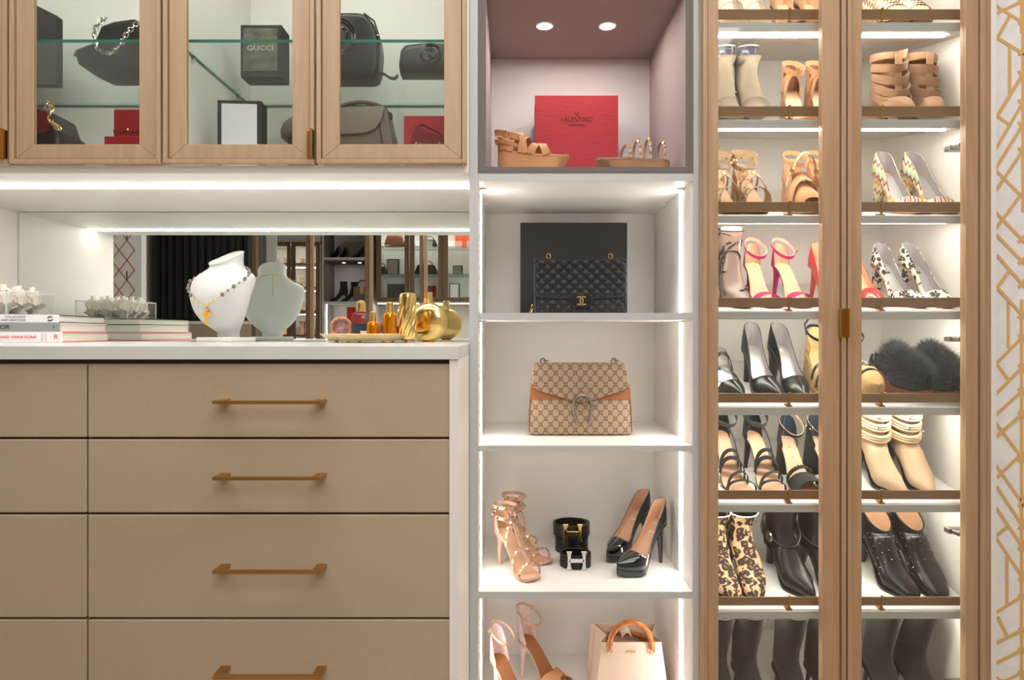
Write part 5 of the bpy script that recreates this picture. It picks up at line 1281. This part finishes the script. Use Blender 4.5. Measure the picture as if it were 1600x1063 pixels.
chain(t, [(bx_(x), yy, bz_(y)) for x, y, yy in ((84, 174, -.035), (92, 168, -.042), (97, 175, -.042), (95, 190, -.044), (98, 200, -.044), (106, 206, -.044), (110, 210, -.044))], .0065, 'gold', 2.2)
MB().tube([(bx_(94), -.045, bz_(196)), (bx_(100), -.046, bz_(200)), (bx_(109), -.046, bz_(209))], .003, 6).build('clasp', 'gold', t)
Yb = .12; t = box_thing('shoe_box', 'flat dark red box lying under the red wallet case', (up(226, Yb), Yb, zf), 126/kk(Yb), .16, RZ(213, Yb)-zf, 'red_leather', lid=.02)
zr = RZ(213, Yb)+.0005; t = thing('wallet_case', 'burgundy case with snap standing on the red box', 'case', (up(226, .15), .15, zr)); w_ = 98/kk(.15); h_ = RZ(170, .15)-zr
puff(rrect(w_, h_, .006), 0, .05, .004).build('body', 'red_leather', t, angle=50); MB().box(-w_/2+.001, w_/2-.001, -.002, .001, h_*.22, h_*.30).build('seam', 'red_dark', t, smooth=False)
MB().sphere((-.045, -.003, h_*.25+.004), .004, 8).build('snap', 'gold', t)
Yb = .16; t = thing('framed_box', 'black presentation box with blank white front panel in middle glass door', 'box', (up(374, Yb), Yb, zf), (0, 0, math.radians(4))); w_ = 67/kk(Yb); h_ = RZ(157, Yb)-zf
MB().box(-w_/2, w_/2, 0, .055, 0, h_).build('body', 'charcoal', t, smooth=False, bev=.001); MB().box(-w_/2+.012, w_/2-.012, -.0012, 0, .012, h_-.010).build('front_panel', 'white_card', t, smooth=False)
Yb = .30; t = thing('round_bag', 'taupe rounded bag partly behind the middle glass door frame', 'handbag', (up(472, Yb), Yb, zf)); k_ = kk(Yb); bx_ = lambda px: (px-472)/k_; bz_ = lambda py: max(0, RZ(py, Yb)-zf)
o = [(442, 218), (441, 206), (446, 194), (460, 184), (488, 184), (502, 196), (503, 218)]
puff([(bx_(x), bz_(y)) for x, y in o][::-1], -.03, .05, .018).build('flap', 'taupe_leather', t, angle=70)
puff([(bx_(x), bz_(y)) for x, y in [(452, 300), (452, 218), (492, 218), (492, 300)]][::-1], -.02, .04, .01).build('body', 'charcoal', t); MB().tube([(bx_(460+20*i/8), .01, bz_(186)+.03*math.sin(PI*i/8)) for i in range(9)], .004, 6).build('handle', 'taupe_leather', t)
Yb = .19; t = thing('satchel', 'taupe leather satchel with arched top handle behind right glass door', 'handbag', (up(555, Yb), Yb, zf)); k_ = kk(Yb); bx_ = lambda px: (px-555)/k_; bz_ = lambda py: max(0, RZ(py, Yb)-zf)
o = [(508, 275), (506, 172), (604, 170), (618, 230), (622, 275)]
puff([(bx_(x), bz_(y)) for x, y in o][::-1], -.02, .09, .008).build('body', 'taupe_leather', t, angle=50)
puff([(bx_(x), bz_(y)) for x, y in [(500, 210), (500, 174), (604, 171), (600, 190), (590, 206), (575, 212), (540, 214)]][::-1], -.030, -.020, .003).build('flap', 'taupe_bag_light', t, angle=50)
MB().ribbon([Vector((bx_(555-46*math.cos(PI*i/16)+6), .03, bz_(178)+.044*math.sin(PI*i/16))) for i in range(17)], Vector((0, 1, 0)), .016, .006).build('top_handle', 'taupe_leather', t)
for px in (514, 606): MB().box(bx_(px)-.006, bx_(px)+.006, .018, .042, bz_(180), bz_(172)).build('handle_tab', 'charcoal', t, smooth=False, bev=.001)
MB().tube([(bx_(594), -.022, bz_(190)), (bx_(606), -.022, bz_(272))], .002, 5).build('seam', 'charcoal', t)
Yb = .13; t = box_thing('shoe_box', 'bright red shoe box with white script and shoe picture in right glass door', (up(681, Yb), Yb, zf), 100/kk(Yb), .13, RZ(181, Yb)-zf, 'red_card'); k_ = kk(Yb); bz_ = lambda py: RZ(py, Yb)-zf; bx_ = lambda px: (px-681)/k_
MB().add([(bx_(x), -.0006, bz_(y)) for x, y in [(640, 225), (650, 195), (656, 200), (668, 206), (690, 212), (712, 208), (716, 225)]], [tuple(range(7))]).build('shoe_picture', 'red_dark', t, smooth=False)
MB().tube([(bx_(x), -.0012, bz_(y)) for x, y in ((654, 197), (660, 194), (676, 202), (690, 209))], .003, 5).build('strap_picture', 'red_dark', t)
text('Salvatore Ferragamo', .020, 'page', t, (bx_(684), -.0014, bz_(227)), shear=.35, sx=.8)

# ---------------------------------------------------------------- across the room (seen in the mirror); roots turned to face the mirror
def opp(x_right, z=0): return (x_right, YOPP, z)
def vx(px, L): return (px-HX)/F*L
LO = D+2*NYB-YOPP
# facing glass cabinet
W2 = 1.64; xr = vx(588, LO)+W2
oc = thing('glass_wall_cabinet', 'brown framed glass wall cabinet across the room, reflected in mirror', 'cabinet', (xr, YOPP, ZE+.37), (0, 0, PI))
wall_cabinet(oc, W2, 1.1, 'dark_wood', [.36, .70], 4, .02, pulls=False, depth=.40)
MB().box(0, W2, .10, .13, -.004, 0).build('led_strip', 'led', oc, smooth=False); MB().box(.02, W2-.02, .03, .05, 1.076, 1.0795).build('led_strip', 'led_upper', oc, smooth=False)
def oz(py, L=LO): return ZE-(py-HZ)/F*L
def obox(name, label, px, py0, py1, wpx, m, dy=.15, cat='box', panel=None, zbase=None):
    Y = YOPP-dy; L = D+2*NYB-Y; w_ = wpx/F*L; z0 = oz(py1, L) if zbase is None else zbase
    t = thing(name, label, cat, (vx(px, L), Y, z0+.0005), (0, 0, PI)); h = oz(py0, L)-z0
    MB().box(-w_/2, w_/2, 0, .08, 0, h).build('body', m, t, smooth=False, bev=.002)
    if panel: MB().box(-w_/2+.012, w_/2-.012, -.0012, 0, .012, h-.012).build('front_panel', panel, t, smooth=False)
    return t
zA, zB, zC2 = ZE+.37+.0215, ZE+.37+.36, ZE+.37+.70
obox('framed_box', 'small black framed box in reflected cabinet, upper left shelf', 614, 405, 428, 18, 'black_card', panel='taupe_bag_light', zbase=zB)
obox('shoe_box', 'orange red box at upper right of reflected cabinet', 724, 368, 383, 26, 'orange_card', zbase=zC2)
obox('framed_box', 'white fronted black box low at right in reflected cabinet', 710, 443, 464, 16, 'black_card', panel='white_card', zbase=zA)
obox('gift_box', 'dark picture box at right in reflected cabinet', 715, 415, 428, 15, 'black_card', panel='scene_print', zbase=zB)
obox('case', 'burgundy case low in the reflected cabinet', 671, 447, 463, 19, 'red_leather', cat='case', zbase=zA)
obox('satchel_box', 'dark grey flat case low at left of reflected cabinet', 620, 444, 464, 30, 'charcoal', cat='case', zbase=zA)
def obag(name, label, px, py0, wpx, m, zb, dy=.15):
    Y = YOPP-dy; L = D+2*NYB-Y; w_ = wpx/F*L; h = oz(py0, L)-zb; t = thing(name, label, 'handbag', (vx(px, L), Y, zb+.0005), (0, 0, PI))
    puff(rrect(w_, h*.72, min(w_, h)*.18, 4, 0, w_*.8), -.04, .05, .02).build('body', m, t, angle=60)
    MB().tube([(w_*.28*math.cos(PI*i/12), 0, h*.70+h*.3*math.sin(PI*i/12)) for i in range(13)], .005, 6).build('handle', m, t)
obag('handbag', 'brown leather bag at upper left of reflected cabinet', 617, 360, 32, 'brown_leather', zC2)
obag('handbag', 'black bag in the middle of reflected cabinet', 666, 408, 36, 'black_leather', zB)
obag('handbag', 'black rounded bag at left end of reflected cabinet', 597, 412, 16, 'black_leather', zB)
obag('handbag', 'dark brown bag high in the middle of reflected cabinet', 671, 370, 26, 'dark_brown_leather', zC2)
# facing tower: two lined niches, an open lit cell
xa, xb = vx(503, LO), vx(582, LO)
ot = thing('display_tower', 'grey lined display tower across the room, reflected in mirror', 'shelving', (xb, YOPP, 0), (0, 0, PI)); TW2 = xb-xa
def ob(name, m, *a): return MB().box(*a).build(name, m, ot, smooth=False)
for x in (0, TW2-.025): ob('side_panel', 'panel_edge', x, x+.025, 0, .42, 0, 2.6)
ob('back_panel', 'niche_back', 0, TW2, .42, .43, 0, 2.6)
n0, n1, n2 = ZE+.39, ZE+.93, ZE+1.45
for z in (n0, n1, n2): ob('shelf', 'panel_edge', .025, TW2-.025, 0, .42, z-.03, z)
for z in (ZE-.10, ZE-.5, .08): ob('shelf', 'white_panel', .025, TW2-.025, .003, .42, z-.02, z)
for a, b in ((n0, n1-.031), (n1, n2-.031)):
    ob('niche_side', 'grey_fabric', .0255, .04, .002, .418, a, b); ob('niche_side', 'grey_fabric', TW2-.04, TW2-.0255, .002, .418, a, b); ob('niche_top', 'grey_fabric', .04, TW2-.04, .002, .418, b-.012, b)
for x in (.2, .4):
    r_ = MB().lathe([(.017, -.002), (.026, -.003), (.026, 0), (.017, 0)], 16, (x, .2, n1-.0435)).build('recessed_light', 'trim_white', ot); MB().lathe([(0, -.002), (.017, -.002), (.017, -.001), (0, -.001)], 16, (x, .2, n1-.0435)).build('lens', 'spot', r_)
for x in (.027, TW2-.03): ob('led_strip', 'led', x, x+.003, .11, .125, ZE-.099, n0-.032)
obox('gift_box', 'taupe box in the upper reflected niche', 556, 378, 399, 38, 'taupe_bag_light', dy=.30, zbase=n1)
obox('shoe_box', 'red box in the lit cell of reflected tower', 557, 480, 530, 30, 'red_card', zbase=ZE-.0999)
Y = YOPP-.15; L = D+2*NYB-Y
t = thing('satchel', 'taupe structured bag with gold clasp in reflected niche', 'handbag', (vx(567, L), Y, n0+.0005), (0, 0, PI)); puff(rrect(.22, .19, .01), -.04, .05, .008).build('body', 'taupe_leather', t)
MB().tube([(.07*math.cos(PI*i/12), 0, .185+.085*math.sin(PI*i/12)) for i in range(13)], .007, 6).build('handle', 'black_leather', t); MB().box(-.025, .025, -.046, -.04, .10, .19).build('clasp', 'gold', t, smooth=False)
for i, px in enumerate((532, 547)):
    la = Last(.22, .10, 0, 'point', 1); r = shoe('ankle_boot', ['black stiletto ankle boot in reflected niche, left', 'black stiletto ankle boot in reflected niche, right'][i], 'reflected black boots', Matrix.Translation((vx(px, L)+.10, Y+.02-.06*i, n0+.0006)) @ Matrix.Rotation(math.radians(165), 4, 'Z'))
    boot(r, boot_keys(.22, .10, .25, .045, 'point', w=.038), 'black_suede', 'black_smooth', 'black_smooth', la, 'stiletto', 'black_smooth')
for i, (px, ang) in enumerate(((533, 140), (543, 140), (572, 30))):
    la = Last(.20, .09, 0, 'point', 1); r = shoe('pump', ['black pump in upper reflected niche, leftmost', 'black pump in upper reflected niche, second from left', 'black pump right of the taupe box in reflection'][i], 'reflected black pumps', Matrix.Translation((vx(px, L), Y+.02-.05*(i % 2), n1+.0006)) @ Matrix.Rotation(math.radians(-ang if i < 2 else -165), 4, 'Z') )
    pump(r, la, 'black_smooth', 'tan', 'tan', 'black_smooth', 'stiletto')
# facing shoe cabinet
xa, xb = vx(411, LO), vx(501, LO)
os_ = thing('shoe_cabinet', 'brown framed glass shoe cabinet across the room, reflected in mirror', 'cabinet', (xb, YOPP, 0), (0, 0, PI)); W3 = xb-xa; TOPZ = ZE+1.12
def q_(name, m, *a): return MB().box(*a).build(name, m, os_, smooth=False)
q_('side_panel', 'white_panel', 0, .016, 0, .42, 0, TOPZ); q_('side_panel', 'white_panel', W3-.016, W3, 0, .42, 0, TOPZ); q_('back_panel', 'white_panel', 0, W3, .42, .43, 0, TOPZ); q_('top_panel', 'white_panel', 0, W3, 0, .42, TOPZ-.02, TOPZ); q_('header', 'panel_edge', 0, W3, .002, .42, TOPZ+.001, 2.7)
OZ = [ZE+.83, ZE+.54, ZE+.25, ZE-.05, ZE-.35, ZE-.65]
for z in OZ:
    q_('slanted_shelf', 'white_panel', .016, W3-.016, .03, .42, z-.018, z); q_('shoe_rail', 'dark_wood', .016, W3-.016, .04, .044, z+.008, z+.034); q_('led_strip', 'led_shoe', .02, W3-.02, .06, .075, z-.0215, z-.0185)
q_('led_strip', 'led_shoe', .02, W3-.02, .06, .075, TOPZ-.024, TOPZ-.0205)
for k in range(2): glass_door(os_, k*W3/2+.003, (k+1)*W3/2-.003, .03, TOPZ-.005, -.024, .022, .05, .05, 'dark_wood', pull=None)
sm = ['silver_insole', 'snow_leopard', 'nude', 'beige_suede', 'tan_suede', 'tan', 'brown_leather', 'black_suede', 'taupe_suede']
cn = 0
nm = ['top', 'second', 'third', 'fourth', 'fifth', 'sixth']; cw = ['first', 'second', 'third', 'fourth', 'fifth', 'sixth']
for zi, z in enumerate(OZ[:4]):
    for j in range(6):
        x = xa+.09+j*.105; ang = random.uniform(-12, 12)+90
        r = shoe('ankle_boot' if zi == 3 else 'sandal', '%s shoe from left on %s shelf of the reflected shoe cabinet' % (cw[j], nm[zi]), 'reflected shoes', Matrix.Translation((x, YOPP-.27, z+.0006)) @ Matrix.Rotation(math.radians(ang), 4, 'Z'))
        m = sm[(zi*2+j//2) % 9] if zi else sm[j//2]
        la = Last(.20, .09 if zi else .05, 0, 'almond', 1)
        if zi == 3: boot(r, boot_keys(.20, .07, .2, .042, 'almond', w=.038), sm[(5+j//2) % 9], 'black_smooth', 'brown_suede', la, 'cone', steps=16, n=14)
        elif (zi+j//2) % 2: pump(r, la, m, 'tan_insole')
        else:
            footbed(r, la, 'tan_insole', m); counter(la, .06, r, m, 'tan_insole'); ankle(la, .06)[0].build('ankle_strap', m, r); cross(la, .76, .035, .03)[0].build('toe_strap', m, r); cross(la, .5, .06, .012, .6)[0].build('strap', m, r)
# wardrobe with dark clothes, left of the room
LW = 5.4; YW = D+2*NYB-LW; xa, xb = vx(222, LW), vx(396, LW)
wd = thing('wardrobe', 'open wardrobe section with brown edge holding dark clothes, in mirror', 'wardrobe', (xb, YW, 0), (0, 0, PI)); WW = xb-xa
def g_(name, m, *a): return MB().box(*a).build(name, m, wd, smooth=False)
g_('side_panel', 'dark_wood', -.03, 0, -.02, .05, 0, 2.6); g_('side_panel', 'white_panel', WW, WW+.03, -.02, .55, 0, 2.6); g_('back_panel', 'white_panel', 0, WW, .54, .55, 0, 2.6); g_('drawer_top', 'white_panel', 0, WW, -.01, .54, ZE+.075, ZE+.10)
for k, (a, b) in enumerate(((.05, .35), (.355, .75), (.755, ZE+.07))): g_('drawer', 'leather', .004, WW-.004, -.02, 0, a, b)
MB().tube([(0, .27, ZE+1.12), (WW, .27, ZE+1.12)], .012, 10).build('hanging_rod', 'brass', wd)
rr = random.Random(11); NG = 13
for i in range(NG):
    x = xa+.05+(WW-.10)*(i+.5)/NG; m = 'garment_grey' if i == NG-2 else 'garment'
    t = thing('garment', 'black garment hanging in the reflected wardrobe, number %s from the brown edge' % ['one', 'two', 'three', 'four', 'five', 'six', 'seven', 'eight', 'nine', 'ten', 'eleven', 'twelve', 'thirteen'][NG-1-i] if m == 'garment' else 'grey speckled garment hanging among black ones in reflected wardrobe', 'clothing', (x, YW-.27, ZE+.125), (0, 0, 0), 'clothes in the wardrobe')
    ph = rr.uniform(0, 6); hh = .93+rr.uniform(-.04, .02); rings = []
    for j in range(9):
        z = hh*j/8; tp_ = 1 if z < hh*.85 else max(.25, 1-(z-hh*.85)/(hh*.15)*.8); ring = []
        for k in range(32):
            a = 2*PI*k/32; wv = 1+.16*math.sin(5*a+ph)+.08*math.sin(9*a+ph*2+z*2)
            ring.append((.025*math.cos(a)*wv, .23*math.sin(a)*tp_*(1+.05*math.sin(7*a+ph)), z))
        rings.append(ring)
    MB().loft(rings).build('cloth', m, t, angle=80)
    MB().tube([(0, 0, hh), (0, 0, .970), (0, .006, .978), (0, .010, .974)], .002, 5).build('hanger_hook', 'steel', t)
# wallpapered pier and slim posts seen in the mirror
LP = 4.5; YP = D+2*NYB-LP; xa, xb = vx(150, LP), vx(222, LP)
pier = struct('wall_pier', MB().box(RX0, xb, YP-.06, YP, 0, ZC), 'paper', 'grey wallpapered pier with copper diamond lines')
lm = MB(); e = 0
for i in range(-2, 40):
    for sx in (-1, 1):
        for j in range(-2, 12):
            x0 = xa-.1+j*.106; z0 = i*.106*1.3; e = (e+1) % 7
            q = .053; a = (x0, z0); b = (x0+sx*q, z0+q*1.3)
            if max(a[0], b[0]) > xb+.001 or min(a[0], b[0]) < RX0+.02 or min(a[1], b[1]) < 0 or max(a[1], b[1]) > ZC: continue
            seg2d(lm, a, b, .008, YP-.001, YP+.0008+.0001*e); seg2d(lm, b, (a[0], min(ZC, a[1]+2*q*1.3)), .008, YP-.001, YP+.0007+.0001*e)
            if (i+j) % 2 == 0: seg2d(lm, (x0, z0), (x0, z0+q*1.3*.9), .006, YP-.001, YP+.0009+.0001*e)
lm.build('wallpaper_lines', 'paper_copper', pier, smooth=False)
for i, px in enumerate((485, 577, 662)):
    L = 5.6; x = vx(px, L); Y = D+2*NYB-L
    t = thing('partition_post', 'slim brown wooden post reflected in the mirror, %s from left' % ['first', 'second', 'third'][i], 'post', (x, Y, 0), group='slim posts')
    MB().box(-.032, -.004, -.02, .02, 0, ZC).build('post_half', 'dark_wood', t, smooth=False, bev=.002); MB().box(.004, .032, -.02, .02, 0, ZC).build('post_half', 'tall_wood', t, smooth=False, bev=.002)
